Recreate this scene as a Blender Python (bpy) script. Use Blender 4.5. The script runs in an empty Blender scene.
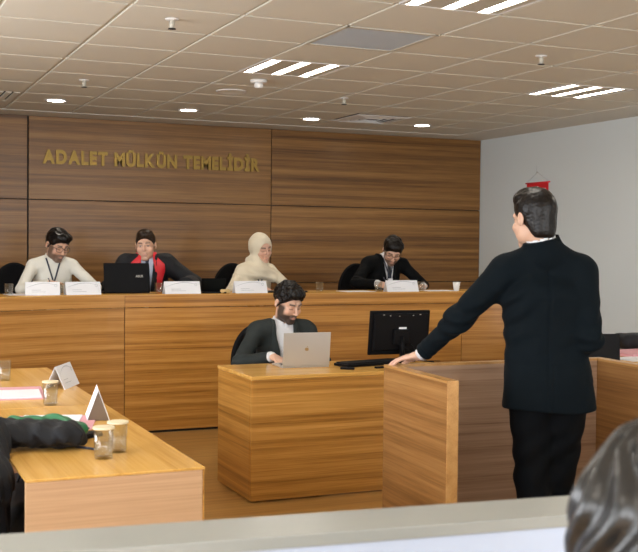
import bpy, bmesh, math, random
import numpy as np
from mathutils import Vector, Matrix, Euler
random.seed(7)
S = bpy.context.scene
COL = S.collection
R = math.radians

# ------------------------------------------------------------------ camera, world, exposure
EYE = 1.53
YAW, PITCH, ROLL = .4132, -.02939, .010136
fw = Vector((math.sin(YAW)*math.cos(PITCH), math.cos(YAW)*math.cos(PITCH), math.sin(PITCH)))
rr = Vector((math.cos(YAW), -math.sin(YAW), 0)); uu = rr.cross(fw)
cr = rr*math.cos(ROLL)+uu*math.sin(ROLL); cu = -rr*math.sin(ROLL)+uu*math.cos(ROLL)
cam = bpy.data.cameras.new('camera'); co = bpy.data.objects.new('camera', cam); COL.objects.link(co)
m3 = Matrix((cr, cu, -fw)).transposed()
co.matrix_world = Matrix.Translation((0, 0, EYE)) @ m3.to_4x4()
cam.sensor_width = 36; cam.lens = 1083.4*36/638; cam.clip_start = .05
cam.dof.use_dof = True; cam.dof.focus_distance = 7.2; cam.dof.aperture_fstop = 7.0
S.camera = co
w = bpy.data.worlds.new('World'); S.world = w; w.use_nodes = True
w.node_tree.nodes['Background'].inputs[0].default_value = (.72, .82, 1, 1)
w.node_tree.nodes['Background'].inputs[1].default_value = 1.0
S.view_settings.view_transform = 'Standard'; S.view_settings.look = 'None'
S.view_settings.gamma = 1; S.view_settings.use_curve_mapping = False
S.view_settings.exposure = 0.28
S.cycles.transparent_max_bounces = 32
TUBE_L = 24.0      # ceiling tube radiance
WIN_L = 110.0       # soft fill daylight through the unseen rear windows (W per window)
SIDE_FILL = 90.0  # strength of the added fill from the unseen left side
SPOT_W = 16.0      # each round downlight

def add_light(name, kind, loc, energy, color=(1, 1, 1), rot=(0, 0, 0), **k):
    l = bpy.data.lights.new(name, kind); l.energy = energy; l.color = color
    for a, b in k.items(): setattr(l, a, b)
    o = bpy.data.objects.new(name, l); COL.objects.link(o); o.location = loc; o.rotation_euler = rot
    return o
XL, XR, YB, YF = -1.5, 6.66, 10.65, -4.5      # room
H = 2.734; T = .6; GX, GY = 1.3337, 5.4463    # ceiling, tile grid origin
for i, x in enumerate((.2, 2.7, 5.2)):
    add_light('window_fill', 'AREA', (x, YF-.12, 1.55), WIN_L, (.93, .96, 1), (R(90), 0, 0), shape='RECTANGLE', size=1.6, size_y=1.4)

for i, y in enumerate((-1.5, 2.0, 5.5)):
    add_light('window_fill', 'AREA', (XL-.12, y, 1.6), SIDE_FILL, (.97, .98, 1), (0, R(-90), 0), shape='RECTANGLE', size=1.5, size_y=2.4)  # unseen side windows, added to lift the ceiling and fill from the left

# ------------------------------------------------------------------ materials
def mat(name, col, rough=.6, metal=0, spec=.5, em=None, es=0, trans=0, coat=0, bump=None, alpha=1, sheen=0, ior=None):
    m = bpy.data.materials.new(name); m.use_nodes = True
    b = m.node_tree.nodes['Principled BSDF']; I = b.inputs
    I['Base Color'].default_value = (*col, 1); I['Roughness'].default_value = rough
    I['Metallic'].default_value = metal; I['Specular IOR Level'].default_value = spec
    I['Transmission Weight'].default_value = trans; I['Coat Weight'].default_value = coat
    I['Sheen Weight'].default_value = sheen; I['Alpha'].default_value = alpha
    if ior: I['IOR'].default_value = ior
    if em: I['Emission Color'].default_value = (*em, 1); I['Emission Strength'].default_value = es
    if bump:
        N = m.node_tree.nodes; L = m.node_tree.links
        tc = N.new('ShaderNodeTexCoord'); n = N.new('ShaderNodeTexNoise'); bp = N.new('ShaderNodeBump')
        n.inputs['Scale'].default_value = bump[0]; n.inputs['Detail'].default_value = 4
        bp.inputs['Strength'].default_value = bump[1]; bp.inputs['Distance'].default_value = .01
        L.new(tc.outputs['Object'], n.inputs['Vector']); L.new(n.outputs['Fac'], bp.inputs['Height']); L.new(bp.outputs['Normal'], I['Normal'])
    return m

def wood(name, c_dark, c_mid, c_light, grain='v', rough=.35, scale=1.0, off=0.0, contrast=1.0):
    """veneer with long straight grain; grain 'v': horizontal grain on upright faces, 'x'/'y': grain along that axis on tops"""
    m = bpy.data.materials.new(name); m.use_nodes = True
    N = m.node_tree.nodes; L = m.node_tree.links; b = N['Principled BSDF']
    tc = N.new('ShaderNodeTexCoord'); mp = N.new('ShaderNodeMapping'); L.new(tc.outputs['Object'], mp.inputs['Vector'])
    s = {'v': (.24, .24, 24), 'x': (.24, 24, 24), 'y': (24, .24, 24)}[grain]
    mp.inputs['Scale'].default_value = tuple(a*scale for a in s); mp.inputs['Location'].default_value = (off, off*1.7, off*2.3)
    n1 = N.new('ShaderNodeTexNoise'); n1.inputs['Scale'].default_value = 1; n1.inputs['Detail'].default_value = 5; n1.inputs['Roughness'].default_value = .62; n1.inputs['Distortion'].default_value = .15
    L.new(mp.outputs[0], n1.inputs['Vector'])
    mp2 = N.new('ShaderNodeMapping'); L.new(tc.outputs['Object'], mp2.inputs['Vector'])
    s2 = {'v': (3, 3, 140), 'x': (3, 140, 140), 'y': (140, 3, 140)}[grain]; mp2.inputs['Scale'].default_value = s2
    n2 = N.new('ShaderNodeTexNoise'); n2.inputs['Scale'].default_value = 1; n2.inputs['Detail'].default_value = 3; L.new(mp2.outputs[0], n2.inputs['Vector'])
    mx = N.new('ShaderNodeMath'); mx.operation = 'MULTIPLY_ADD'; mx.inputs[1].default_value = .30; L.new(n2.outputs['Fac'], mx.inputs[0])
    m2 = N.new('ShaderNodeMath'); m2.operation = 'MULTIPLY'; m2.inputs[1].default_value = .75; L.new(n1.outputs['Fac'], m2.inputs[0]); L.new(m2.outputs[0], mx.inputs[2])
    rp = N.new('ShaderNodeValToRGB'); e = rp.color_ramp.elements
    lo = .52-.17/contrast; hi = .52+.17/contrast
    e[0].position = lo; e[0].color = (*c_dark, 1); e[1].position = hi; e[1].color = (*c_light, 1)
    x = e.new(.52); x.color = (*c_mid, 1)
    L.new(mx.outputs[0], rp.inputs[0]); L.new(rp.outputs[0], b.inputs['Base Color'])
    b.inputs['Roughness'].default_value = rough; b.inputs['Specular IOR Level'].default_value = .4
    bp = N.new('ShaderNodeBump'); bp.inputs['Strength'].default_value = .06; bp.inputs['Distance'].default_value = .003
    L.new(mx.outputs[0], bp.inputs['Height']); L.new(bp.outputs[0], b.inputs['Normal'])
    return m

M = {}
M['wall_wood'] = wood('walnut_wall_veneer', (.085, .040, .016), (.21, .104, .043), (.35, .19, .083), 'v', .32, .8, 3.1)
M['bench'] = wood('honey_veneer', (.23, .088, .013), (.44, .195, .036), (.60, .30, .072), 'v', .33, 1, 1.3)
M['bench_b'] = wood('honey_veneer_paler', (.24, .095, .018), (.43, .20, .046), (.56, .29, .085), 'v', .33, 1, 9.3)
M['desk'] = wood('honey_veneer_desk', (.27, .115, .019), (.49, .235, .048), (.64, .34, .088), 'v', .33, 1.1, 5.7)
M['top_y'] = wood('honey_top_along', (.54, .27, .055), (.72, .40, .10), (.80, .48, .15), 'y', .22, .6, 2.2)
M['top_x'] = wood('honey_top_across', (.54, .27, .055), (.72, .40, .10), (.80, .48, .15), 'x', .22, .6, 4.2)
M['table'] = wood('flash_lit_veneer', (.50, .29, .155), (.64, .40, .225), (.72, .47, .28), 'v', .38, 1, 7.7, .8)  # table end wood with the flash brightening put into its colour
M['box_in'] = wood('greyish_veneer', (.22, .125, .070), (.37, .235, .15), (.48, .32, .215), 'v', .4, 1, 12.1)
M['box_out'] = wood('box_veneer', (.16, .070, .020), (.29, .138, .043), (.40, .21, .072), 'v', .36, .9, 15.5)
M['edge'] = wood('pale_edge_band', (.38, .19, .06), (.50, .27, .092), (.56, .32, .12), 'y', .3, .8, 1.1)
M['floor'] = wood('laminate_floor', (.26, .13, .036), (.42, .225, .064), (.52, .30, .095), 'x', .28, .8, 6.6)
M['white_wall'] = mat('painted_plaster', (.72, .78, .79), .8, bump=(60, .05))
M['tile'] = mat('ceiling_tile', (.64, .615, .53), .85, bump=(220, .12))
M['tbar'] = mat('ceiling_grid', (.52, .49, .41), .6)
M['border'] = mat('plaster_border', (.66, .645, .58), .8)
M['white'] = mat('white_plastic', (.75, .74, .72), .4)
M['tray'] = mat('lamp_tray', (.50, .47, .40), .6)
M['tube'] = mat('lamp_tube', (1, 1, 1), .5, em=(1, .95, .86), es=TUBE_L)
M['down'] = mat('downlight_glow', (1, 1, 1), .5, em=(1, .93, .82), es=30)
M['vent'] = mat('perforated_grille', (.52, .60, .68), .6, bump=(260, .6))
M['dark'] = mat('dark_gap', (.012, .011, .01), .7)
M['gold'] = mat('gold_letters', (.30, .19, .045), .42, metal=.7)
M['blackp'] = mat('black_plastic', (.004, .004, .005), .5, spec=.12)
M['blackm'] = mat('black_matte', (.009, .009, .010), .7, spec=.2)
M['screen'] = mat('dark_screen', (.012, .013, .012), .25, spec=.3)
M['alu'] = mat('silver_aluminium', (.56, .54, .50), .38, metal=.55)
M['alu_mark'] = mat('gold_mark', (.42, .28, .12), .3, metal=.4)
M['paper'] = mat('white_paper', (.82, .83, .86), .6)
M['grey_print'] = mat('pale_grey_print', (.50, .52, .55), .6)
M['pink'] = mat('pink_card', (.72, .36, .40), .6)
M['brown_card'] = mat('card_inner_shade', (.17, .12, .08), .6)  # brown stands for shade inside the end-on card
def clear(name, f, tint=(1, 1, 1)):
    m = bpy.data.materials.new(name); m.use_nodes = True; N = m.node_tree.nodes; L = m.node_tree.links
    for n in list(N):
        if n.type == 'BSDF_PRINCIPLED': N.remove(n)
    o = [n for n in N if n.type == 'OUTPUT_MATERIAL'][0]
    t = N.new('ShaderNodeBsdfTransparent'); t.inputs[0].default_value = (*tint, 1); g = N.new('ShaderNodeBsdfGlossy'); g.inputs['Roughness'].default_value = .04
    lw = N.new('ShaderNodeLayerWeight'); lw.inputs[0].default_value = f; x = N.new('ShaderNodeMixShader')
    mm = N.new('ShaderNodeMath'); mm.operation = 'MULTIPLY_ADD'; mm.inputs[1].default_value = .45; mm.inputs[2].default_value = .03; L.new(lw.outputs['Facing'], mm.inputs[0]); L.new(mm.outputs[0], x.inputs[0]); L.new(t.outputs[0], x.inputs[1]); L.new(g.outputs[0], x.inputs[2]); L.new(x.outputs[0], o.inputs[0]); return m
M['glass'] = clear('clear_glass', .3, (.95, .96, .96)); M['water'] = clear('water', .15, (.96, .97, .97))
M['lidpaper'] = mat('paper_lid', (.72, .62, .42), .6)
M['cup'] = mat('paper_cup', (.82, .80, .76), .6)
M['chair'] = mat('black_chair_fabric', (.007, .007, .008), .85, spec=.15, bump=(300, .2))
M['parapet_top'] = mat('beige_grey_laminate', (.29, .295, .27), .28)
M['parapet_face'] = mat('bluish_white_laminate', (.46, .52, .64), .4)
M['suit'] = mat('dark_navy_suit', (.0022, .0050, .0074), .8, spec=.10, sheen=.01, bump=(500, .15))
M['suit_char'] = mat('charcoal_suit', (.026, .031, .030), .8, spec=.2, bump=(400, .2))
M['suit_black'] = mat('black_suit', (.003, .0035, .004), .8, spec=.12, bump=(400, .15))
M['trouser'] = mat('black_trousers', (.002, .003, .0045), .8, spec=.12)
M['robe'] = mat('black_robe', (.006, .007, .010), .6, spec=.3, sheen=.02, bump=(160, .3))
M['green'] = mat('green_satin', (.010, .15, .055), .4)
M['red'] = mat('red_satin', (.72, .020, .030), .45)
M['shirt'] = mat('white_shirt', (.74, .74, .76), .7, bump=(90, .2))
M['shirt_cream'] = mat('ivory_shirt', (.78, .76, .68), .7, bump=(60, .3))
M['shirt_blue'] = mat('pale_blue_shirt', (.58, .66, .80), .7, bump=(90, .2))
M['cream'] = mat('cream_cloth', (.74, .66, .50), .75, sheen=.2, bump=(50, .25))
M['tie'] = mat('navy_tie', (.012, .018, .045), .45)
M['tie_b'] = mat('black_tie', (.010, .010, .014), .45)
M['purple'] = mat('purple_cloth', (.07, .02, .16), .6)
M['frame'] = mat('glasses_frame', (.03, .015, .012), .3)
M['penc'] = mat('dark_pen', (.03, .03, .05), .3)
M['tan'] = mat('tan_wood_block', (.60, .42, .18), .5)
M['strap'] = mat('lanyard_ribbon', (.018, .025, .05), .5)

def hairmat(name, c, c2, rough=.35, spec=.25):
    m = bpy.data.materials.new(name); m.use_nodes = True
    N = m.node_tree.nodes; L = m.node_tree.links; b = N['Principled BSDF']
    tc = N.new('ShaderNodeTexCoord'); n = N.new('ShaderNodeTexNoise'); n.inputs['Scale'].default_value = 60; n.inputs['Detail'].default_value = 3
    rp = N.new('ShaderNodeValToRGB'); rp.color_ramp.elements[0].color = (*c, 1); rp.color_ramp.elements[1].color = (*c2, 1)
    rp.color_ramp.elements[0].position = .35; rp.color_ramp.elements[1].position = .7
    L.new(tc.outputs['Object'], n.inputs['Vector']); L.new(n.outputs['Fac'], rp.inputs[0]); L.new(rp.outputs[0], b.inputs['Base Color'])
    bp = N.new('ShaderNodeBump'); bp.inputs['Strength'].default_value = .22; bp.inputs['Distance'].default_value = .004
    L.new(n.outputs['Fac'], bp.inputs['Height']); L.new(bp.outputs[0], b.inputs['Normal'])
    b.inputs['Roughness'].default_value = rough; b.inputs['Specular IOR Level'].default_value = spec
    return m
M['hair'] = hairmat('black_hair', (.003, .002, .002), (.010, .007, .005), .36)
M['hair_br'] = hairmat('dark_brown_hair', (.010, .006, .004), (.045, .026, .015))
M['hair_lady'] = hairmat('wavy_dark_hair', (.012, .012, .012), (.022, .019, .017), .28, .55)
def skinmat():
    m = bpy.data.materials.new('skin'); m.use_nodes = True
    N = m.node_tree.nodes; L = m.node_tree.links; b = N['Principled BSDF']
    a = N.new('ShaderNodeAttribute'); a.attribute_name = 'col'; L.new(a.outputs['Color'], b.inputs['Base Color'])
    b.inputs['Roughness'].default_value = .5; b.inputs['Subsurface Weight'].default_value = .08
    b.inputs['Subsurface Radius'].default_value = (.01, .004, .002)
    return m
M['skin'] = skinmat()

# ------------------------------------------------------------------ mesh helpers
def obj(name, bm, m, parent=None, smooth=False, bevel=0):
    me = bpy.data.meshes.new(name); bmesh.ops.recalc_face_normals(bm, faces=bm.faces); bm.to_mesh(me); bm.free()
    o = bpy.data.objects.new(name, me); COL.objects.link(o)
    me.materials.append(m if not isinstance(m, str) else M[m])
    if parent: o.parent = parent
    if smooth:
        for p in me.polygons: p.use_smooth = True
    if bevel:
        b = o.modifiers.new('bevel', 'BEVEL'); b.width = bevel; b.segments = 2; b.limit_method = 'ANGLE'; b.angle_limit = R(40)
    return o
def bx(bm, lo, hi, mtx=None):
    vs = [bm.verts.new((x, y, z)) for x in (lo[0], hi[0]) for y in (lo[1], hi[1]) for z in (lo[2], hi[2])]
    for f in ((0, 1, 3, 2), (4, 6, 7, 5), (0, 4, 5, 1), (2, 3, 7, 6), (0, 2, 6, 4), (1, 5, 7, 3)): bm.faces.new([vs[i] for i in f])
    if mtx: bmesh.ops.transform(bm, matrix=mtx, verts=vs)
    return vs
def BX(lo, hi, mtx=None):
    bm = bmesh.new(); bx(bm, lo, hi, mtx); return bm
def prism(bm, pts, z0, z1):
    a = [bm.verts.new((x, y, z0)) for x, y in pts]; b = [bm.verts.new((x, y, z1)) for x, y in pts]; n = len(pts)
    bm.faces.new(a[::-1]); bm.faces.new(b)
    for i in range(n): bm.faces.new((a[i], a[(i+1) % n], b[(i+1) % n], b[i]))
def PR(pts, z0, z1):
    bm = bmesh.new(); prism(bm, pts, z0, z1); return bm
def lathe(bm, prof, n=32, c=(0, 0, 0), close=False):
    rings = []
    for r, z in prof:
        rings.append([bm.verts.new((c[0]+r*math.cos(2*math.pi*i/n), c[1]+r*math.sin(2*math.pi*i/n), c[2]+z)) for i in range(n)] if r > 1e-6 else [bm.verts.new((c[0], c[1], c[2]+z))])
    rr_ = rings+([rings[0]] if close else [])
    for a, b in zip(rr_, rr_[1:]):
        for i in range(n):
            j = (i+1) % n
            if len(a) == 1 and len(b) == 1: continue
            if len(a) == 1: bm.faces.new((a[0], b[i], b[j]))
            elif len(b) == 1: bm.faces.new((a[i], a[j], b[0]))
            else: bm.faces.new((a[i], a[j], b[j], b[i]))
def LA(prof, n=32, c=(0, 0, 0), close=False):
    bm = bmesh.new(); lathe(bm, prof, n, c, close); return bm
def tube(bm, pts, r, n=8, closed=False, flat=1.0, up=None):
    pts = [Vector(p) for p in pts]; k = len(pts); rings = []
    rs = r if isinstance(r, (list, tuple)) else [r]*k
    prev = None
    for i, p in enumerate(pts):
        if closed: t = pts[(i+1) % k]-pts[i-1]
        else: t = pts[min(i+1, k-1)]-pts[max(i-1, 0)]
        t.normalize()
        if up is not None: s = t.cross(Vector(up))
        elif prev is None: s = t.cross(Vector((0, 0, 1)) if abs(t.z) < .9 else Vector((1, 0, 0)))
        else: s = prev-t*prev.dot(t)
        s.normalize(); prev = s; v = s.cross(t)
        rings.append([bm.verts.new(p+(s*math.cos(2*math.pi*j/n)+v*flat*math.sin(2*math.pi*j/n))*rs[i]) for j in range(n)])
    q = rings+([rings[0]] if closed else [])
    for a, b in zip(q, q[1:]):
        for j in range(n): bm.faces.new((a[j], a[(j+1) % n], b[(j+1) % n], b[j]))
    if not closed: bm.faces.new(rings[0][::-1]); bm.faces.new(rings[-1])
def TU(pts, r, **k):
    bm = bmesh.new(); tube(bm, pts, r, **k); return bm
def loft(bm, rings, cap=True):
    V_ = [[bm.verts.new(p) for p in r] for r in rings]; n = len(V_[0])
    for a, b in zip(V_, V_[1:]):
        for j in range(n): bm.faces.new((a[j], a[(j+1) % n], b[(j+1) % n], b[j]))
    if cap: bm.faces.new(V_[0][::-1]); bm.faces.new(V_[-1])
def arc(c, r, a0, a1, n):
    return [(c[0]+r*math.cos(a0+(a1-a0)*i/n), c[1]+r*math.sin(a0+(a1-a0)*i/n)) for i in range(n+1)]
def tag(o, label=None, cat=None, group=None, kind=None):
    if label: o['label'] = label
    if cat: o['category'] = cat
    if group: o['group'] = group
    if kind: o['kind'] = kind
    return o
def thing(name, label, cat, loc=(0, 0, 0), rz=0, group=None):
    o = bpy.data.objects.new(name, None); COL.objects.link(o); o.location = loc; o.rotation_euler = (0, 0, rz)
    o.empty_display_size = .1
    return tag(o, label, cat, group)
def struct(name, bm, m, **k):
    return tag(obj(name, bm, m, **k), kind='structure')
def dup(root, loc, rz, label, group=None):
    def cp(o, par):
        c = o.copy(); COL.objects.link(c); c.parent = par
        for ch in list(o.children): cp(ch, c)
        return c
    c = cp(root, None); c.location = loc; c.rotation_euler = (0, 0, rz); c['label'] = label
    if group: c['group'] = group
    return c

# ------------------------------------------------------------------ room shell
struct('floor', BX((XL-.1, YF-.1, -.1), (XR+.1, YB+.1, 0)), 'floor')
struct('wall_right', BX((XR, YF, 0), (XR+.1, YB+.1, 3.1)), 'white_wall')
bm = bmesh.new()
bx(bm, (XL-.1, YF, 0), (XL, YB+.1, .85)); bx(bm, (XL-.1, YF, 2.35), (XL, YB+.1, 3.1))
ys = [YF, -2.7, -.3, .8, 3.2, 4.3, 6.7, YB+.1]
for a, b in ((0, 1), (2, 3), (4, 5), (6, 7)): bx(bm, (XL-.1, ys[a], .85), (XL, ys[b], 2.35))
struct('wall_left', bm, 'white_wall')
for i, a in enumerate((1, 3, 5)):
    bm = bmesh.new(); y0, y1 = ys[a], ys[a+1]
    for ya, yb, za, zb in ((y0, y0+.05, .85, 2.35), (y1-.05, y1, .85, 2.35), (y0, y1, .85, .9), (y0, y1, 2.3, 2.35), ((y0+y1)/2-.025, (y0+y1)/2+.025, .85, 2.35)):
        bx(bm, (XL-.08, ya, za), (XL-.02, yb, zb))
    struct('window_%d' % (i+4), bm, 'white')  # unseen frames, added to go with the left fill lights
# rear wall (behind the camera) with three window openings
bm = bmesh.new()
xs = [XL, -.6, 1.0, 1.9, 3.5, 4.4, 6.0, XR]
bx(bm, (XL, YF-.1, 0), (XR, YF, .85)); bx(bm, (XL, YF-.1, 2.25), (XR, YF, 3.1))
for a, b in ((0, 1), (2, 3), (4, 5), (6, 7)): bx(bm, (xs[a], YF-.1, .85), (xs[b], YF, 2.25))
struct('wall_front', bm, 'white_wall')
for i, a in enumerate((1, 3, 5)):
    bm = bmesh.new(); x0, x1 = xs[a], xs[a+1]
    for lo, hi in (((x0, .85), (x0+.05, 2.25)), ((x1-.05, .85), (x1, 2.25)), ((x0, .85), (x1, .9)), ((x0, 2.2), (x1, 2.25)), (((x0+x1)/2-.025, .85), ((x0+x1)/2+.025, 2.25))):
        bx(bm, (lo[0], YF-.08, lo[1]), (hi[0], YF-.02, hi[1]))
    struct('window_%d' % (i+1), bm, 'white')
# wood clad back wall: substrate, then panels with shadow gaps
struct('wall_back', BX((XL, YB, 0), (XR, YB+.1, 3.1)), 'dark')
seams = [XL, 1.606, 4.10, XR-.002]
rows = [(0.4, 1.118), (1.126, 1.928), (1.936, 2.728)]
for i in range(3):
    for j, (z0, z1) in enumerate(rows):
        wd = wood('walnut_wall_veneer_%d%d' % (i, j), (.090, .038, .010), (.21, .098, .026), (.33, .17, .052), 'v', .34, .8, 3.1+i*5.3+j*2.9) if True else None
        x0 = seams[i]+(.012 if i == 1 else .004); x1 = seams[i+1]-.004
        struct('trim_%d' % (i*3+j+1), BX((x0, YB-.03, z0), (x1, YB-.002, z1)), wd, bevel=.002)
# dais behind the bench
struct('trim_11', BX((XL+.01, 8.62, .0), (XR-.01, YB-.04, .4)), 'floor')

# ceiling: tile field with recessed grid, plaster border
c0, c1, r0, r1 = -4, 8, -16, 8
bm = bmesh.new(); g = .011
for i in range(c0, c1):
    for j in range(r0, r1):
        x, y = GX+i*T, GY+j*T
        skip = (j in (2, -2, -6, -10, -14) and i in (2, 6, -2)) or (i, j) in ((2, 0), (5, 6), (-1, 6))
        if skip: continue
        bx(bm, (x+g, y+g, H), (x+T-g, y+T-g, H+.03))
tiles = struct('ceiling', bm, 'tile', bevel=.003)
bm = bmesh.new()
for i in range(c0, c1+1): bx(bm, (GX+i*T-.014, GY+r0*T, H+.009), (GX+i*T+.014, GY+r1*T, H+.028))
for j in range(r0, r1+1): bx(bm, (GX+c0*T, GY+j*T-.014, H+.0085), (GX+c1*T, GY+j*T+.014, H+.027))
struct('trim_12', bm, 'tbar')
bm = bmesh.new(); X0, X1, Y0, Y1 = GX+c0*T+.0, GX+c1*T, GY+r0*T, GY+r1*T
bx(bm, (X1+.012, YF, H-.003), (XR, YB, H+.03)); bx(bm, (XL, YF, H-.003), (X0-.012, YB, H+.03))
bx(bm, (X0-.012, Y1+.012, H-.003), (X1+.012, YB, H+.03)); bx(bm, (X0, YF, H-.003), (X1, Y0, H+.03)) if Y0 > YF else None
struct('trim_13', bm, 'border')
struct('trim_14', BX((XL, YF, H+.12), (XR, YB, H+.16)), 'tbar')

# ------------------------------------------------------------------ ceiling fittings
def fluorescent(i, j, label):
    t = thing('ceiling_light', label, 'ceiling light', (GX+(i+.5)*T, GY+(j+.5)*T, H), 0, 'fluorescent ceiling panels')
    a = T/2-.012
    bm = bmesh.new()
    bx(bm, (-a, -a, .05), (a, a, .06))
    for s in (-1, 1):
        bx(bm, (s*a-.006, -a, -.002), (s*a+.006, a, .06)); bx(bm, (-a, s*a-.006, -.002), (a, s*a+.006, .06))
    obj('housing', bm, 'white', t)
    bm = bmesh.new()
    for x0, x1 in ((-a+.008, -.259), (-.191, -.049), (.019, .161), (.229, a-.008)): bx(bm, (x0, -a+.008, 0), (x1, a-.008, .012))
    obj('panel', bm, 'tray', t)
    for x in (-.225, -.015, .195):
        obj('lamp_tube', BX((x-.032, -a+.03, .009), (x+.032, a-.03, .016)), 'tube', t)
    return t
for (i, j), lb in {(2, 2): 'three-strip fluorescent ceiling panel left of centre, above the seated clerk', (6, 2): 'three-strip fluorescent ceiling panel at right, above the standing man',
                   (2, -2): 'three-strip fluorescent ceiling panel cut by the top edge of the photo'}.items(): fluorescent(i, j, lb)
k = 0
for j in (-2, -6, -10, -14):
    for i in (2, 6, -2):
        if (i, j) == (2, -2): continue
        fluorescent(i, j, 'fluorescent ceiling panel over the public seats, out of frame')['group'] = 'ceiling panels over the public seats'
fluorescent(-2, 2, 'fluorescent ceiling panel over the left side, out of frame')

def downlight(x, y, label):
    t = thing('downlight', label, 'downlight', (x, y, H), 0, 'round downlights along the wood wall')
    obj('ring', LA([(.095, -.006), (.095, .0), (.075, .0), (.072, -.007), (.085, -.009)], 32, close=True), 'white', t, smooth=True)
    obj('lamp', LA([(0, -.010), (.05, -.009), (.074, -.0045), (.074, -.001), (0, -.001)], 32), 'down', t, smooth=True)
    s = add_light('downlight_beam', 'SPOT', (0, 0, -.03), SPOT_W, (1, .9, .76), (0, 0, 0), spot_size=R(130), spot_blend=.7, shadow_soft_size=.06)
    s.parent = t
    return t
for x, y, lb in ((1.655, 9.39, 'round white downlight, leftmost of the four before the wood wall'), (2.86, 9.5, 'round white downlight above the judge in the red collar'),
                 (4.11, 9.6, 'round white downlight right of the smoke detector, third from left'), (5.31, 9.58, 'round white downlight, rightmost of the four before the wood wall')):
    downlight(x, y, lb)
def sprinkler(x, y, label):
    t = thing('sprinkler', label, 'sprinkler', (x, y, H), 0, 'ceiling sprinklers')
    obj('flange', LA([(0, -.008), (.034, -.006), (.038, 0), (0, 0)], 24), 'white', t, smooth=True)
    bm = LA([(0, -.05), (.012, -.05), (.014, -.03), (.011, -.007), (0, -.007)], 16)
    obj('head', bm, 'tbar', t, smooth=True)
    obj('deflector', LA([(0, -.056), (.022, -.055), (.022, -.052), (0, -.051)], 16), 'dark', t)
sprinkler(1.62, 5.70, 'white ceiling sprinkler nearest the camera on the left side')
sprinkler(1.64, 8.13, 'small white ceiling sprinkler above the leftmost judge')
sprinkler(3.77, 8.12, 'small white ceiling sprinkler beside the square air outlet')
sprinkler(4.04, 5.75, 'white ceiling sprinkler at right, between grey grille and right light panel')
t = thing('smoke_detector', 'white round smoke detector on the ceiling beside the lit panel', 'smoke detector', (2.80, 7.53, H))
obj('base', LA([(0, -.022), (.058, -.022), (.062, -.015), (.062, 0), (0, 0)], 28), 'white', t, smooth=True)
obj('sensor', LA([(0, -.06), (.028, -.058), (.034, -.045), (.03, -.0225), (0, -.0225)], 28), 'white', t, smooth=True)
t = thing('ceiling_speaker', 'flat round white ceiling speaker behind the smoke detector', 'speaker', (2.81, 8.17, H))
obj('rim', LA([(.10, -.010), (.122, -.006), (.122, 0), (.10, 0)], 36, close=True), 'white', t, smooth=True)
obj('speaker_grille', LA([(0, -.008), (.099, -.008), (.099, -.001), (0, -.001)], 36), 'border', t)
# grey perforated grille in its tile place
t = thing('ceiling_grille', 'square grey perforated air grille set in the ceiling', 'air vent', (GX+2.5*T, GY+.5*T, H))
a = T/2-.014
bm = bmesh.new()
for s in (-1, 1): bx(bm, (s*a-.012, -a-.012, -.004), (s*a+.012, a+.012, .02)); bx(bm, (-a, s*a-.012, -.004), (a, s*a+.012, .02))
obj('frame', bm, 'tbar', t)
obj('perforated_plate', BX((-a+.013, -a+.013, 0), (a-.013, a-.013, .008)), 'vent', t)
# square air outlet at the back right, dark backing between its slats
t = thing('air_outlet', 'square white ceiling air outlet with dark slots near wood wall', 'air vent', (GX+5.5*T, GY+6.5*T, H))
obj('backing', BX((-a, -a, .012), (a, a, .02)), 'dark', t)
for q in range(4):
    s = a-.004-q*.066; bm = bmesh.new(); loft(bm, [[(x*s*k2, y*s*k2, z) for x, y in ((-1, -1), (1, -1), (1, 1), (-1, 1))] for k2, z in ((1, 0), (1, -.004), (.87, -.012), (.86, -.008))], cap=False)
    obj('slat', bm, 'white', t)
# linear slot diffuser on the left
t = thing('slot_vent', 'slatted ceiling air vent at the left edge of the photo', 'air vent', (GX-.5*T, GY+6.5*T, H))
obj('backing', BX((-a, -a, .012), (a, a, .02)), 'dark', t)
for q in range(9):
    x = -a+.03+q*(2*a-.06)/8; obj('slat', BX((x-.024, -a+.01, -.003), (x+.020, a-.01, .006)), 'border', t)

# ------------------------------------------------------------------ wall letters
t = thing('wall_lettering', 'gold raised letters spelling a motto on the wood wall', 'lettering', (1.745, YB-.03, 2.285))
words = 'ADALET MÜLKÜN TEMELİDİR'
def letter(ch):
    cv = bpy.data.curves.new('letter', 'FONT'); cv.body = ch; cv.size = .175; cv.extrude = .008; cv.offset = .009
    o = bpy.data.objects.new('tmp', cv); COL.objects.link(o)
    bpy.context.view_layer.update()
    dg = bpy.context.evaluated_depsgraph_get(); me = bpy.data.meshes.new_from_object(o.evaluated_get(dg)); bpy.data.objects.remove(o)
    return me
adv = []; mes = []
for ch in words:
    if ch == ' ': adv.append((None, .055)); continue
    me = letter(ch); xsx = [v.co.x for v in me.vertices]; adv.append((me, max(xsx)-min(xsx))); 
tot = sum(a_[1] for a_ in adv)+.013*(len(adv)-1); sc = 2.22/tot; x = 0
for me, wd in adv:
    if me is None: x += (wd+.013)*sc; continue
    mn = min(v.co.x for v in me.vertices)
    for v in me.vertices: v.co = Vector(((v.co.x-mn)*sc, -v.co.z-.009, v.co.y))
    o = bpy.data.objects.new('letter', me); COL.objects.link(o); o.parent = t; o.location = (x, 0, 0)
    me.materials.clear(); me.materials.append(M['gold']); x += (wd+.013)*sc

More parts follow.
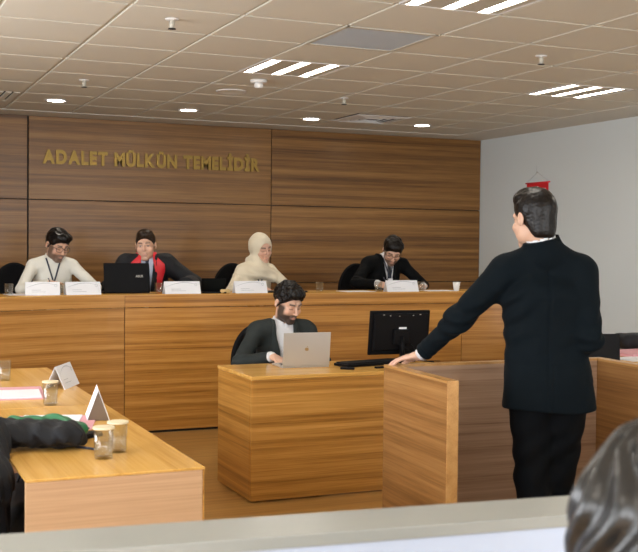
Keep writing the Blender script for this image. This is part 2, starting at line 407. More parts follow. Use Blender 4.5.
# ------------------------------------------------------------------ judges' bench
FY = 8.45; BT = 1.113
def benchpath(off, n=14):
    """front line of the bench (facing -y); off>0 moves it back"""
    Rr = 2.3-off
    cl = (2.03, FY-2.3); crr = (5.13, FY-2.3)
    Ll = [(crr[0]+Rr*math.sin(a_), crr[1]+Rr*math.cos(a_)) for a_ in [R(28)*i/6 for i in range(1, 7)]]
    A = [(cl[0]-Rr*math.sin(a_), cl[1]+Rr*math.cos(a_)) for a_ in [R(75)*(n-i)/n for i in range(n+1)]]
    return A, Ll
# concave-to-the-room curve: arcs bend toward the camera at both ends
def ring(off):
    A, Ll = benchpath(off); return A, Ll
def arcpts(side, off, n=16, ang=70, rad=2.3):
    r_ = rad+off
    cx = 2.03 if side < 0 else 5.13
    return [(cx+side*r_*math.sin(R(ang)*i/n), FY-rad+r_*math.cos(R(ang)*i/n)) for i in range(n+1)]
def strip(side, o0, o1, z0, z1, ang, n=16, rad=2.3):
    a_ = arcpts(side, o0, n, ang, rad); b_ = arcpts(side, o1, n, ang, rad)[::-1]
    return a_, b_
bench = thing('judges_bench', 'long honey wood judges bench curving forward at its left end', 'bench', (3.4, FY, 0))
bi = Matrix.Translation((-3.4, -FY, 0))
def bpart(name, bm, m, **k):
    bmesh.ops.transform(bm, matrix=bi, verts=bm.verts); return obj(name, bm, m, bench, **k)
def strip_bm(side, o0, o1, z0, z1, ang, rad=2.3, n=18):
    bm = bmesh.new(); A = arcpts(side, o0, n, ang, rad); B = arcpts(side, o1, n, ang, rad)
    loft(bm, [[(A[i][0], A[i][1], z0), (A[i][0], A[i][1], z1), (B[i][0], B[i][1], z1), (B[i][0], B[i][1], z0)] for i in range(n+1)]); return bm
RA = 60
bpart('front_panel', BX((2.036, FY+.012, .02), (5.124, FY+.035, 1.008)), 'bench', bevel=.002)
bpart('front_panel', strip_bm(-1, .012, .035, .02, 1.008, RA), 'bench_b')
bpart('front_panel', strip_bm(1, .012, .035, .02, 1.008, 30, 1.2), 'bench_b')
bpart('fascia', BX((2.033, FY, 1.012), (5.127, FY+.035, BT-.004)), 'bench', bevel=.002)
bpart('fascia', strip_bm(-1, 0, .035, 1.012, BT-.004, RA), 'bench_b')
bpart('fascia', strip_bm(1, 0, .035, 1.012, BT-.004, 30, 1.2), 'bench_b')
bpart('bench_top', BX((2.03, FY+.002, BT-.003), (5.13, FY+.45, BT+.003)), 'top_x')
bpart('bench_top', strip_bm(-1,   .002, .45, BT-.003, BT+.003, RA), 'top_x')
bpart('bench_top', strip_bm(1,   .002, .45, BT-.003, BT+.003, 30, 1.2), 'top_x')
bpart('plinth', BX((2.03, FY+.03, 0), (5.13, FY+.05, .02)), 'dark')
BTZ = BT+.003

# ------------------------------------------------------------------ clerk's desk
t = thing('clerk_desk', 'boxy honey wood clerk desk in front of the judges bench', 'desk', (2.185, 5.95, 0))
dw, dd = 1.45, .62
obj('front_panel', BX((0, 0, .012), (dw, .03, .727)), 'desk', t, bevel=.003)
obj('side_panel', BX((0, .031, .012), (.03, dd, .727)), 'desk', t, bevel=.003)
obj('side_panel', BX((dw-.03, .031, .012), (dw, dd, .727)), 'desk', t, bevel=.003)
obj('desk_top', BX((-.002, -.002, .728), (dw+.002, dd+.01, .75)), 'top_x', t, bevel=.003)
bm = bmesh.new()
for x, y in ((.06, .06), (.06, dd-.08), (dw-.08, .06), (dw-.08, dd-.08), (.45, .06)): lathe(bm, [(0, 0), (.018, 0), (.018, .012), (0, .012)], 12, (x, y, 0))
obj('foot', bm, 'blackp', t)

# ------------------------------------------------------------------ witness box (three joined panels, turned about -6 degrees)
wb = thing('witness_box', 'three-sided wooden witness box beside the standing man', 'witness stand', (2.388, 4.655, 0), R(-3))
BH = .952
TH, LN = .052, .66
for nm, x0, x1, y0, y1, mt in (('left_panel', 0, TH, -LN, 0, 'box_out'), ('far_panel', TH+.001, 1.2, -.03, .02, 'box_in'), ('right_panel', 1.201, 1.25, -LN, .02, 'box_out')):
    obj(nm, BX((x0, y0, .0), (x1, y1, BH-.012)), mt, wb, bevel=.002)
    obj('top_strip', BX((x0, y0, BH-.0115), (x1, y1, BH)), 'edge', wb)
obj('end_strip', BX((.0, -LN-.008, .0), (TH, -LN-.0005, BH)), 'edge', wb)

# ------------------------------------------------------------------ left tables
def ltable(y0, y1, label):
    t = thing('side_table', label, 'table', (.54, y0, 0), 0, 'long tables on the left side')
    W, D = .61, y1-y0
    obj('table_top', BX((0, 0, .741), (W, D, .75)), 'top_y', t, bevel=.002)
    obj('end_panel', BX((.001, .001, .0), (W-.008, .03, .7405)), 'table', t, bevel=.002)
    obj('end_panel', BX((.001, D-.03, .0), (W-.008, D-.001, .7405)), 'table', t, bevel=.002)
    obj('front_panel', BX((W-.0075, .001, .0), (W-.0005, D-.001, .7405)), 'desk', t, bevel=.002)
    return t
ltable(3.595, 5.165, 'honey wood table in left foreground with a flash-brightened end panel')
ltable(5.17, 6.80, 'far honey wood table on the left, butted behind the near one')
# right table (mirror side), mostly hidden by the witness box
t = thing('side_table', 'wooden table at the right edge behind the witness box', 'table', (4.72, 4.8, 0))
obj('table_top', BX((-.34, 0, .722), (.95, 1.35, .75)), 'top_y', t, bevel=.003)
obj('table_extension', BX((.30, 1.351, .722), (.95, 2.15, .75)), 'top_y', t, bevel=.003)
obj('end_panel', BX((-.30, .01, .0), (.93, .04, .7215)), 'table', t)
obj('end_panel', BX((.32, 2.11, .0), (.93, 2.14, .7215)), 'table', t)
obj('front_panel', BX((-.33, .01, .0), (-.31, 1.34, .7215)), 'desk', t)

# ------------------------------------------------------------------ parapet in the foreground (runs the same way as the witness box)
t = thing('parapet', 'low white and grey partition across the foreground', 'partition', (.267, 2.087, 0), R(-6.1))
obj('cap', BX((-1.7, -.155, .955), (4.6, .0, .98)), 'parapet_top', t, bevel=.002)
obj('face_panel', BX((-1.7, -.150, .0), (4.6, -.005, .9545)), 'parapet_face', t)

# ------------------------------------------------------------------ distance-field modelling for figures and cloth
def A3(*v): return np.array(v, float)
def ell(P, c, r, Rm=None):
    q = P-np.array(c); r = np.array(r, float)
    if Rm is not None: q = q@Rm
    k0 = np.sqrt(((q/r)**2).sum(1)); k1 = np.sqrt(((q/(r*r))**2).sum(1))
    return k0*(k0-1)/np.maximum(k1, 1e-6)
def cone(P, a, b, ra, rb, sq=None):
    a = np.array(a, float); b = np.array(b, float); ab = b-a
    q = P-a
    t = np.clip(q@ab/max(ab@ab, 1e-9), 0, 1)
    v = q-t[:, None]*ab
    if sq is not None:      # squash along a direction: sq=(dir, factor)
        n = np.array(sq[0], float); n /= np.linalg.norm(n)
        v = v+np.outer(v@n, n)*(1/sq[1]-1)
    return np.sqrt((v*v).sum(1))-(ra+t*(rb-ra))
def smin(a, b, k):
    h = np.maximum(k-np.abs(a-b), 0)/k; return np.minimum(a, b)-h*h*k*.25
def smax(a, b, k): return -smin(-a, -b, k)
def box(P, lo, hi, r=0):
    c = (np.array(lo)+np.array(hi))/2; s = (np.array(hi)-np.array(lo))/2-r
    q = np.abs(P-c)-s
    return np.sqrt((np.maximum(q, 0)**2).sum(1))+np.minimum(q.max(1), 0)-r
def nz(P, f, seed=0):
    rg = np.random.RandomState(seed); o = 0
    for k in range(3):
        D = rg.randn(3, 3); D /= np.linalg.norm(D, axis=1)[:, None]; ph = rg.rand(3)*6.28
        q = P@D.T*f*(1+.37*k)+ph
        o = o+np.sin(q[:, 0])*np.sin(q[:, 1])+.5*np.sin(q[:, 2]+q[:, 0])
    return o/3
def surfnet(name, fn, lo, hi, h, m, parent, colfn=None, B=8, slack=.012):
    lo = np.array(lo, float); hi = np.array(hi, float)
    n = (np.ceil((hi-lo)/h/B).astype(int))*B+1
    nb = (n-1)//B
    G = np.stack(np.meshgrid(*[np.arange(k) for k in nb], indexing='ij'), -1).reshape(-1, 3)
    cc = lo+(G*B+B/2)*h
    dc = np.concatenate([fn(cc[i:i+200000]) for i in range(0, len(cc), 200000)])
    act = np.abs(dc) < h*B*.87*1.35+slack
    g = np.ones(n, np.float32)
    sg = np.where(dc < 0, -1, 1)
    big = np.repeat(np.repeat(np.repeat(sg.reshape(nb), B, 0), B, 1), B, 2)
    g[:-1, :-1, :-1] = big
    am = np.zeros(n, bool)
    for (x, y, z) in G[act]*B: am[x:x+B+1, y:y+B+1, z:z+B+1] = True
    idx = np.argwhere(am)
    vals = np.concatenate([fn(lo+idx[i:i+300000]*h) for i in range(0, len(idx), 300000)])
    g[am] = vals
    g[0], g[-1], g[:, 0], g[:, -1], g[:, :, 0], g[:, :, -1] = [1]*6
    s = g < 0
    cnt = sum(s[a:n[0]-1+a, b:n[1]-1+b, c:n[2]-1+c].astype(np.int8) for a in (0, 1) for b in (0, 1) for c in (0, 1))
    cells = np.argwhere((cnt > 0) & (cnt < 8))
    ci = -np.ones(tuple(n-1), np.int64); ci[tuple(cells.T)] = np.arange(len(cells))
    acc = np.zeros((len(cells), 3)); num = np.zeros(len(cells))
    for ax in range(3):
        o1, o2 = [a for a in range(3) if a != ax]
        for u in (0, 1):
            for v in (0, 1):
                p = cells.copy(); p[:, o1] += u; p[:, o2] += v
                q = p.copy(); q[:, ax] += 1
                a = g[tuple(p.T)]; b = g[tuple(q.T)]
                mk = (a < 0) != (b < 0)
                t = np.where(mk, a/np.where(a == b, 1, a-b), 0)
                pt = p.astype(float); pt[:, ax] += t
                acc[mk] += pt[mk]; num[mk] += 1
    V = lo+acc/num[:, None]*h
    F = []
    for ax in range(3):
        o1, o2 = (ax+1) % 3, (ax+2) % 3
        sl0 = [slice(None)]*3; sl1 = [slice(None)]*3; sl0[ax] = slice(0, -1); sl1[ax] = slice(1, None)
        e = np.argwhere(s[tuple(sl0)] != s[tuple(sl1)])
        e = e[(e[:, o1] > 0) & (e[:, o2] > 0) & (e[:, o1] < n[o1]-1) & (e[:, o2] < n[o2]-1)]
        ins = s[tuple(e.T)]
        def cell(du, dv):
            q = e.copy(); q[:, o1] -= du; q[:, o2] -= dv; return ci[tuple(q.T)]
        quad = np.stack([cell(1, 1), cell(0, 1), cell(0, 0), cell(1, 0)], 1)
        quad[~ins] = quad[~ins][:, ::-1]
        F.append(quad)
    F = np.concatenate(F); F = F[(F >= 0).all(1)]
    me = bpy.data.meshes.new(name)
    me.vertices.add(len(V)); me.vertices.foreach_set('co', V.astype(np.float32).ravel())
    me.loops.add(F.size); me.loops.foreach_set('vertex_index', F.astype(np.int32).ravel())
    me.polygons.add(len(F)); me.polygons.foreach_set('loop_start', np.arange(0, F.size, 4, dtype=np.int32)); me.polygons.foreach_set('loop_total', np.full(len(F), 4, np.int32))
    me.update(calc_edges=True); me.polygons.foreach_set('use_smooth', np.ones(len(F), bool))
    if colfn:
        c = colfn(V); a = me.color_attributes.new('col', 'FLOAT_COLOR', 'POINT')
        a.data.foreach_set('color', np.concatenate([c, np.ones((len(c), 1))], 1).astype(np.float32).ravel())
    me.materials.append(M[m]); me.validate()
    o = bpy.data.objects.new(name, me); COL.objects.link(o)
    if parent: o.parent = parent
    return o

def rotm(yaw, pitch, roll=0):
    return np.array((Matrix.Rotation(R(yaw), 3, 'Z') @ Matrix.Rotation(R(pitch), 3, 'X') @ Matrix.Rotation(R(roll), 3, 'Y')))
# head in its own frame: centre between the ears, face towards -y
def head_sdf(q, fem=False):
    ax = q.copy(); ax[:, 0] = np.abs(ax[:, 0])          # mirrored
    d = ell(q, (0, .018, .034), (.076, .096, .086))
    d = smin(d, ell(q, (0, -.032, -.035), (.058, .058, .078)), .03)
    d = smin(d, ell(ax, (.038, -.018, -.062), (.024, .045, .036)), .03)
    d = smin(d, cone(q, (-.012, -.074, -.103), (.012, -.074, -.103), .017, .017), .03)
    d = smin(d, cone(ax, (.016, -.085, .024), (.045, -.070, .024), .011, .010), .018)
    d = smin(d, ell(ax, (.042, -.064, -.028), (.020, .022, .018)), .022)
    d = smax(d, -ell(ax, (.031, -.101, .004), (.017, .017, .012)), .012)
    d = smin(d, ell(ax, (.031, -.0765, .003), (.0125, .0125, .011)), .003)
    d = smin(d, cone(ax, (.019, -.087, .0125), (.043, -.081, .0105), .0035, .003), .004)   # upper lids
    d = smin(d, cone(q, (0, -.092, .012), (0, -.117, -.026), .007, .0105), .012)
    d = smin(d, ell(ax, (.0105, -.103, -.031), (.008, .010, .007)), .007)
    d = smax(d, -ell(ax, (.006, -.107, -.037), (.003, .005, .004)), .003)
    d = smin(d, cone(q, (-.014, -.0905, -.061), (.014, -.0905, -.061), .0065, .0065), .007)
    d = smin(d, cone(q, (-.013, -.0900, -.071), (.013, -.0900, -.071), .0075, .0075), .007)
    d = smax(d, -cone(q, (-.02, -.1000, -.0655), (.02, -.1000, -.0655), .0025, .0025), .004)
    e = ell(ax, (.080, .014, -.004), (.008, .019, .031)); e = smax(e, -ell(ax, (.089, .010, -.001), (.007, .011, .019)), .005)
    d = smin(d, e, .008)
    return d
def head_color(q, skin, beard=0.0, brow=1.0, lip=(.50, .22, .18), closed=True):
    n = len(q); c = np.tile(np.array(skin, float), (n, 1)); x, y, z = np.abs(q[:, 0]), q[:, 1], q[:, 2]
    fr = (y < -.055)
    def mix(mask, col, a):
        k = (np.clip(mask, 0, 1)*a)[:, None]; c[:] = c*(1-k)+np.array(col)*k
    mix(np.exp(-((x-.042)**2+(z+.03)**2)/.0004)*fr, np.array(skin)*np.array([1.05, .85, .8]), .4)
    mix(np.exp(-(x**2)/.0003)*np.exp(-(z+.03)**2/.0003)*fr, np.array(skin)*np.array([1.03, .85, .8]), .3)
    if beard:
        jaw = np.clip((-.040-z)/.015, 0, 1)*np.clip((.02-y)/.02, 0, 1)*np.clip((z+.125)/.01, 0, 1)
        side = np.clip((x-.052)/.008, 0, 1)*np.clip((.012-z)/.02, 0, 1)*np.clip((y+.07)/.02, 0, 1)*np.clip((.01-y)/.01, 0, 1)
        mou = np.exp(-((z+.050)/.0045)**2)*np.clip((.030-x)/.006, 0, 1)*fr
        keep = 1-np.exp(-((x/.014)**2+((z+.066)/.009)**2)**2)
        ck = 1-np.exp(-(((x-.0)/.040)**2+((z+.030)/.022)**2)**3)*fr
        mix(np.maximum(np.maximum(jaw*keep*ck, side), mou), (.035, .022, .016), beard)
    mix(np.clip(1.4-((x/.021)**2+((z+.066)/.008)**2), 0, 1)*(y < -.082), lip, .6)
    bz = .0275-.10*(x-.033)**2/.033
    mix(np.exp(-((z-bz)/.0052)**2)*np.clip((x-.010)/.004, 0, 1)*np.clip((.052-x)/.006, 0, 1)*fr, (.02, .012, .009), 1.0*brow)
    ex = ((x-.031)/.0135)**2
    if closed: mix(np.exp(-((z+.004+.002*ex)/.0026)**2)*(ex < 1)*fr, (.02, .012, .01), .9)
    else:
        mix(np.clip(1.5*(1-ex-((z-.003)/.006)**2), 0, 1)*fr, (.6, .57, .55), .9)
        mix((((x-.030)**2+(z-.002)**2) < .0055**2)*fr*1., (.02, .012, .01), 1)
        mix(np.exp(-((z-.009)/.002)**2)*(ex < 1.1)*fr, (.03, .02, .015), .9)
    mix(np.clip((z-.03-.03*(y < -.04))/.04, 0, 1)*(y > -.06), (.03, .02, .015), .6)
    return c
def hand_sdf(P, w, f, nrm, side, curl=(20, 30, 20), spread=.10, s=1.0, thumb=35):
    f = np.array(f, float); f /= np.linalg.norm(f); z = -np.array(nrm, float); z = z-f*(z@f); z /= np.linalg.norm(z); x = np.cross(f, z)
    q = np.stack([(P-np.array(w))@x, (P-np.array(w))@f, (P-np.array(w))@z], 1)/s
    q[:, 0] *= side
    d = cone(q, (0, -.03, 0), (.004, .02, 0), .026, .028, sq=((0, 0, 1), .72))
    d = smin(d, ell(q, (.000, .055, 0), (.042, .048, .015)), .02)
    d = smin(d, ell(q, (.022, .035, -.006), (.018, .032, .014)), .015)
    for i, (fx, L) in enumerate(((.029, .072), (.010, .080), (-.009, .075), (-.028, .060))):
        p = A3(fx, .088-abs(fx-.008)*.25, .001); a = 0; sp = (fx-.002)*spread*10
        for seg, (l, r) in enumerate(((.45, .0092), (.30, .0083), (.25, .0076))):
            a += R(curl[seg]*(1+.12*i)); dr = A3(math.sin(sp*.9)*math.cos(a), math.cos(sp*.9)*math.cos(a), -math.sin(a))
            e = p+dr*L*l
            d = smin(d, cone(q, p, e, r+.0006, r-.0006), .006 if seg == 0 else .003); p = e
    p = A3(.026, .022, -.006); a = R(thumb)
    for l, r, k in ((.040, .0125, 1.0), (.032, .0105, .75), (.026, .009, .45)):
        e = p+A3(math.sin(a*k), math.cos(a*k), -.25)*l*.97; d = smin(d, cone(q, p, e, r, r-.001), .008); p = e
    return d*s
def ik(S_, W_, l1, l2, pole):
    S_ = np.array(S_, float); W_ = np.array(W_, float); v = W_-S_; L = np.linalg.norm(v); n = v/L; L = min(L, (l1+l2)*.999)
    a = (l1*l1-l2*l2+L*L)/(2*L); hgt = math.sqrt(max(l1*l1-a*a, 0)); p = np.array(pole, float); p = p-n*(p@n); p /= np.linalg.norm(p)
    return S_+n*a+p*hgt
def surf_y(fn, x, z, y0=-.5, y1=.2):
    ys = np.linspace(y0, y1, 351); d = fn(np.stack([np.full(351, x), ys, np.full(351, z)], 1)); i = np.argmax(d < 0)
    return ys[i]

def trunk(P, J, o):
    hip, sh, hw = J['hip'], J['sh'], J['hw']; up = sh-hip
    d = ell(P, hip+up*.08, (.165+o, .125+o, .14+o))
    d = smin(d, ell(P, hip+up*.42, (.142+o, .108+o, .21+o)), .07)
    d = smin(d, ell(P, hip+up*.74, (.160+o, .112+o, .19+o)), .06)
    d = smin(d, cone(P, J['sL'], J['sR'], .052+o, .052+o), .05)
    nb = J['nb']
    for s in ('sL', 'sR'): d = smin(d, cone(P, nb, nb*.22+J[s]*.78+A3(0, 0, .006), .046+o, .046+o), .04)
    return d
def limb(P, pts, rs, o=0, k=.02):
    d = None
    for a, b, ra, rb in zip(pts, pts[1:], rs, rs[1:]):
        c = cone(P, a, b, ra+o, rb+o); d = c if d is None else smin(d, c, k)
    return d

HAIRLINE = {'short': ([-.12, -.075, -.05, -.02, .03, .1], [.070, .062, .030, .006, -.045, -.072])}
def hair_sdf(q, style):
    zl = np.interp(q[:, 1], *HAIRLINE['short'])
    if style == 'short':
        d = ell(q, (0, .020, .036), (.081, .102, .092)); amp, f = .0015, 140
        d = smin(d, ell(q, (0, -.025, .095), (.060, .062, .038)), .03)
    elif style == 'curly':
        d = ell(q, (0, .018, .042), (.088, .108, .102)); amp, f = .0075, 95
        d = smin(d, ell(q, (0, -.045, .088), (.066, .055, .040)), .03); zl = zl-.002*(q[:, 1] < -.03)
    elif style == 'full':
        d = ell(q, (0, .018, .040), (.088, .105, .098)); amp, f = .005, 70
        d = smin(d, ell(q, (.01, -.045, .085), (.070, .055, .040)), .03); zl = zl-.012*(q[:, 1] < -.03)
    else:                 # swept back, standing man
        zl = np.interp(q[:, 1], [-.12, -.075, -.05, -.02, .03, .06, .12], [.070, .062, .030, .006, -.050, -.092, -.100])
        d = smin(ell(q, (0, .020, .038), (.084, .106, .096)), ell(q, (0, .060, -.050), (.060, .050, .065)), .04); amp, f = .0016, 90
        d = smin(d, ell(q, (0, -.030, .100), (.060, .066, .032)), .035); d = d+.0035*np.sin(np.arctan2(q[:, 0], q[:, 2]+.02)*22+3*nz(q, 12, 2))*np.clip((.05-q[:, 1])/.06, 0, 1)*np.clip((q[:, 2]-.06)/.04, 0, 1)
    d = d-amp*nz(q*A3(1, 1, .8), f, 3)-amp*.6*nz(q, f*2.1, 5)
    x = np.abs(q[:, 0])
    ear = ell(np.stack([x, q[:, 1], q[:, 2]], 1), (.09, .004, -.012), (.022, .024, .036))
    d = smax(d, -ear, .006)
    return smax(d, (zl-q[:, 2])*.8+.0015*nz(q, 160, 9), .010)

def person(label, loc, rz, J, head, arms, outfit, hair, skin=(.66, .40, .28), beard=0., h=.006, legs='sit', group=None, closed=True, glasses=False, lanyard=False, tie=None, feet_z=0):
    root = thing('person', label, 'person', loc, R(rz), group)
    mw = Matrix.Translation(loc) @ Matrix.Rotation(R(rz), 4, 'Z'); mi = mw.inverted(); m3i = mi.to_3x3()
    W2L = lambda p: np.array(mi @ Vector(p)); D2L = lambda d: np.array(m3i @ Vector(d))
    J = dict(J); J['hip'] = A3(*J['hip']); J['sh'] = A3(*J['sh']); ya = R(J.get('yaw', 0)); dx = A3(math.cos(ya), math.sin(ya), J.get('tilt', 0))
    J['sL'] = J['sh']+dx*J['hw']; J['sR'] = J['sh']-dx*J['hw']
    hc = A3(*head['c']); Rh = rotm(head.get('yaw', 0), head.get('pitch', 0), head.get('roll', 0))
    J['nb'] = J['sh']+A3(0, .0, .055); hb = hc+Rh@A3(0, .028, -.06)
    HS = head.get('s', 1.06); toh = lambda P: (P-hc)@Rh/HS
    AR = []
    for a in arms:
        s = J['sL'] if a['side'] > 0 else J['sR']; wr = W2L(a['w']); el = ik(s, wr, a.get('l1', .295), a.get('l2', .262), a.get('pole', (a['side']*.6, .2, -1)))
        v = wr-el; L = np.linalg.norm(v); wr = el+v/L*min(L, a.get('l2', .262)+.03)
        AR.append((a, s, el, wr, D2L(a['f']), D2L(a['n'])))
    if legs == 'sit':
        LG = [[J['hip']+A3(sx*.09, 0, -.02), A3(sx*.12, J['hip'][1]-.42, .50), A3(sx*.11, J['hip'][1]-.38, .09)] for sx in (1, -1)]
        toes = [l[2]+A3(0, -.15, -.05) for l in LG]
    else:
        LG = [[A3(*p) for p in l] for l in legs]; toes = [l[-1]+A3(0, -.16, -.045) for l in LG]
    def body(P):
        d = trunk(P, J, -.012)
        d = smin(d, cone(P, J['nb']-A3(0, 0, .03), hb, .058, .053), .03)
        d = smin(d, head_sdf(toh(P)), .012)
        for a, s, el, wr, f, n in AR:
            d = smin(d, limb(P, [s, el, wr], [.045, .036, .026]), .02)
            if a.get('hand', 1): d = smin(d, hand_sdf(P, wr, f, n, a['side'], a.get('curl', (20, 30, 20)), s=a.get('s', 1.0)), .012)
        for l, t in zip(LG, toes):
            d = smin(d, limb(P, l, [.075, .055, .038][:len(l)] if len(l) == 3 else [.07]*len(l)), .03)
            d = smin(d, cone(P, l[-1], t, .036, .024), .02)
        return d
    pts = np.array([hc+A3(0, 0, .16), hc-A3(.15, .17, 0), hc+A3(.15, .17, 0), J['hip']+A3(.24, .2, 0), J['hip']-A3(.24, .2, .1)]+[x for a in AR for x in (a[1]+a[0]['side']*A3(.07, 0, 0), a[2], a[3], a[3]+a[4]/np.linalg.norm(a[4])*.2)]+[p for l in LG for p in l]+toes)
    lo, hi = pts.min(0)-.09, pts.max(0)+.09; lo[2] = max(lo[2], feet_z)
    surfnet('body', body, lo, hi, h, 'skin', root, lambda V: np.where((np.linalg.norm(V-hc, axis=1) < .16)[:, None], head_color(toh(V), skin, beard, closed=closed), np.array(skin)))
    if hair:
        surfnet('hair', lambda P: hair_sdf(toh(P), hair[0]), hc-.17, hc+.17, .0035 if h < .006 else .0042, hair[1], root)
    # shirt
    zn = None
    nbv = hb-(J['nb']-A3(0, 0, .03)); nbn = nbv/np.linalg.norm(nbv); nbz = nbn+A3(0, 0, 2.2); nbz /= np.linalg.norm(nbz); nt = J['nb']+nbz*.10; nt0 = J['nb']-A3(0, 0, .02)
    def shirt(P):
        d = trunk(P, J, .001)
        col = cone(P, J['nb']-A3(0, 0, .03), hb, .068, .064)
        t = (P-J['nb'])@nbn
        fr = np.clip(-(P[:, 1]-J['nb'][1])*1.2, 0, .03)
        col = smax(col, t-.048+fr*.9, .004)
        col = smax(col, -(cone(P, J['nb']-A3(0, 0, .03), hb, .0615, .0565)), .002)
        ntc = box(P, J['nb']+A3(-.006, -.2, -.03), J['nb']+A3(.006, -.03, .1)); 
        if not tie: col = smax(col, -ntc+.0, .004)
        d = smin(d, col, .006)
        for a, s, el, wr, f, n in AR:
            e2 = wr+(el-wr)*.02
            d = smin(d, limb(P, [s, el, e2], [.050, .043, .033]), .02)
            d = smax(d, -((P-e2)@(el-e2)/np.linalg.norm(el-e2)*-1*-1+.0), .004) if 0 else d
        return d+.0022*nz(P, 38, 4)
    surfnet('shirt', shirt, lo, hi, h, outfit.get('shirt', 'shirt'), root)
    if outfit.get('jacket'):
        robe = outfit.get('robe', False)
        def wv(P):
            z = P[:, 2]-J['sh'][2]
            return np.interp(z, [-.36, -.05, .05, .09], outfit.get('v', [.0, .050, .064, .07]))
        def jk(P):
            o = .030 if robe else .016
            d = trunk(P, J, o)
            x = np.abs(P[:, 0]-J['sh'][0]); w = wv(P); front = P[:, 1] < J['sh'][1]+.02
            lw = np.interp(P[:, 2]-J['sh'][2], [-.34, -.12, -.03, .06], [.0, .058, .034, .03])
            lap = smax(trunk(P, J, o+.011), np.maximum(x-w-lw, -P[:, 1]*0+np.where(front, -1, 1)), .003)
            d = np.minimum(d, lap)
            d = np.where(front, smax(d, w-x, .006), d)
            d = smax(d, -cone(P, nt0, nt, .064, .068), .006)
            d = smax(d, ((P-J['nb'])@nbz)-.034, .006)
            for a, s, el, wr, f, n in AR:
                e2 = wr+(el-wr)/np.linalg.norm(el-wr)*.022
                arm = limb(P, [s, el, e2], [.060, .050, .038] if not robe else [.078, .085, .09])
                ne = np.linalg.norm(P-el, axis=1)
                arm = arm+.004*np.sin(((P-el)@A3(.3, .5, .8))*110+2*np.sin(P[:, 0]*30))*np.exp(-(ne/.10)**2)
                cut = (P-e2)@((wr-el)/np.linalg.norm(wr-el))
                arm = smax(arm, cut, .004)
                d = smin(d, arm, .035)
            return d+.0035*nz(P, 22, 8)+.0012*nz(P, 60, 2)
        hem = J['hip'][2]-.12
        surfnet('robe' if robe else 'jacket', lambda P: smax(jk(P), hem-P[:, 2], .01), lo-.06, hi+.06, h, outfit['jacket'], root)
        if robe:
            def rc(P):
                x = np.abs(P[:, 0]-J['sh'][0]); front = P[:, 1] < J['sh'][1]+.02; z = P[:, 2]-J['sh'][2]
                wi = np.interp(z, [-.3, -.12, 0, .06], [.078, .078, .055, .050]); wo = np.interp(z, [-.3, -.14, -.06, .0, .06], [.13, .135, .158, .150, .085])
                d = smax(trunk(P, J, .040)+.004*nz(P, 30, 3), x-wo, .006)
                d = np.where(front, smax(d, wi-x, .004), d)
                d = smax(d, np.where(front, -1, -.14-z), .01)
                d = smax(d, -cone(P, nt0, nt, .068, .078), .006)
                d = smax(d, ((P-J['nb'])@nbz)-.048, .006)
                return smax(d, -.42-z, .01)
            surfnet('collar', rc, lo-.06, hi+.06, h, 'red', root)['label'] = 'wide bright red robe collar'
    for a, s, el, wr, f, n in AR:
        if outfit.get('jacket') and a.get('hand', 1):
            u = (wr-el)/np.linalg.norm(wr-el); bm = TU([wr-u*.05, wr-u*.004], .0355, n=24); obj('cuff', bm, outfit.get('shirt', 'shirt'), root, smooth=True)
    # trousers and shoes
    def tr(P):
        d = ell(P, J['hip'], (.175, .135, .13))
        for l in LG:
            e = l[-1]
            d = smin(d, limb(P, l, [.098, .078, .066] if len(l) == 3 else [.1]*len(l)), .03)
        d = d+.003*nz(P, 24, 6)
        return smax(d, P[:, 2]-J['hip'][2]-.12, .01)
    surfnet('trousers', tr, lo, hi, max(h, .008), outfit.get('trousers', 'trouser'), root)
    for l, t in zip(LG, toes):
        a_, b_ = l[-1], t
        surfnet('shoe', lambda P: smax(smin(cone(P, a_+A3(0, .03, -.045), b_, .046, .036), cone(P, a_, a_-A3(0, 0, .02), .05, .05), .02), (feet_z+.004)-P[:, 2], .004), np.minimum(a_, b_)-.1, np.maximum(a_, b_)+.1, .008, 'blackp', root)
    tf = lambda P: shirt(P)
    if tie:
        zs = np.linspace(J['nb'][2]-.012, J['sh'][2]-.36, 14)
        pp = [(J['sh'][0], surf_y(tf, J['sh'][0], z)-.007, z) for z in zs]
        rs = [.018, .014]+[.019+.014*k/12 for k in range(12)]
        o = obj('tie', TU(pp, rs, n=12, flat=.22, up=(0, -1, 0)), tie, root, smooth=True)
    if lanyard:
        for sx in (1, -1):
            pp = []
            for k in range(10):
                tt = k/9; x = J['sh'][0]+sx*(.058*(1-tt)+.003); z = J['nb'][2]+.012-(.20)*tt
                pp.append((x, surf_y(tf, x, z)-.012, z))
            obj('lanyard', TU(pp, .0062, n=8, flat=.3, up=(0, -1, 0)), 'strap', root, smooth=True)
        z = pp[-1][2]; y = pp[-1][1]
        obj('badge', BX((J['sh'][0]-.022, y-.008, z-.075), (J['sh'][0]+.028, y-.004, z)), 'paper', root)
    if glasses:
        g = bpy.data.objects.new('tmp', None)
        HM = Matrix.Translation(Vector(hc)) @ Matrix(Rh.tolist()).to_4x4() @ Matrix.Scale(HS, 4)
        bm = bmesh.new()
        for sx in (1, -1):
            c = (sx*.033, -.104, 0); pts2 = []
            for k in range(20):
                t = 2*math.pi*k/20; cx, sz = math.cos(t), math.sin(t)
                pts2.append((c[0]+.027*math.copysign(abs(cx)**.7, cx), c[1]+.006*abs(cx*0+(c[0]+.027*cx)/.06)**2, .002+.020*math.copysign(abs(sz)**.75, sz)))
            tube(bm, pts2, .0021, n=6, closed=True)
            tube(bm, [(sx*.060, -.099, .008), (sx*.078, -.05, .008), (sx*.083, .01, .006), (sx*.082, .03, -.008)], .002, n=6)
        tube(bm, [(-.007, -.105, .006), (0, -.108, .008), (.007, -.105, .006)], .002, n=6)
        bmesh.ops.transform(bm, matrix=HM, verts=bm.verts)
        obj('eyeglasses', bm, 'frame', root, smooth=True); bpy.data.objects.remove(g)
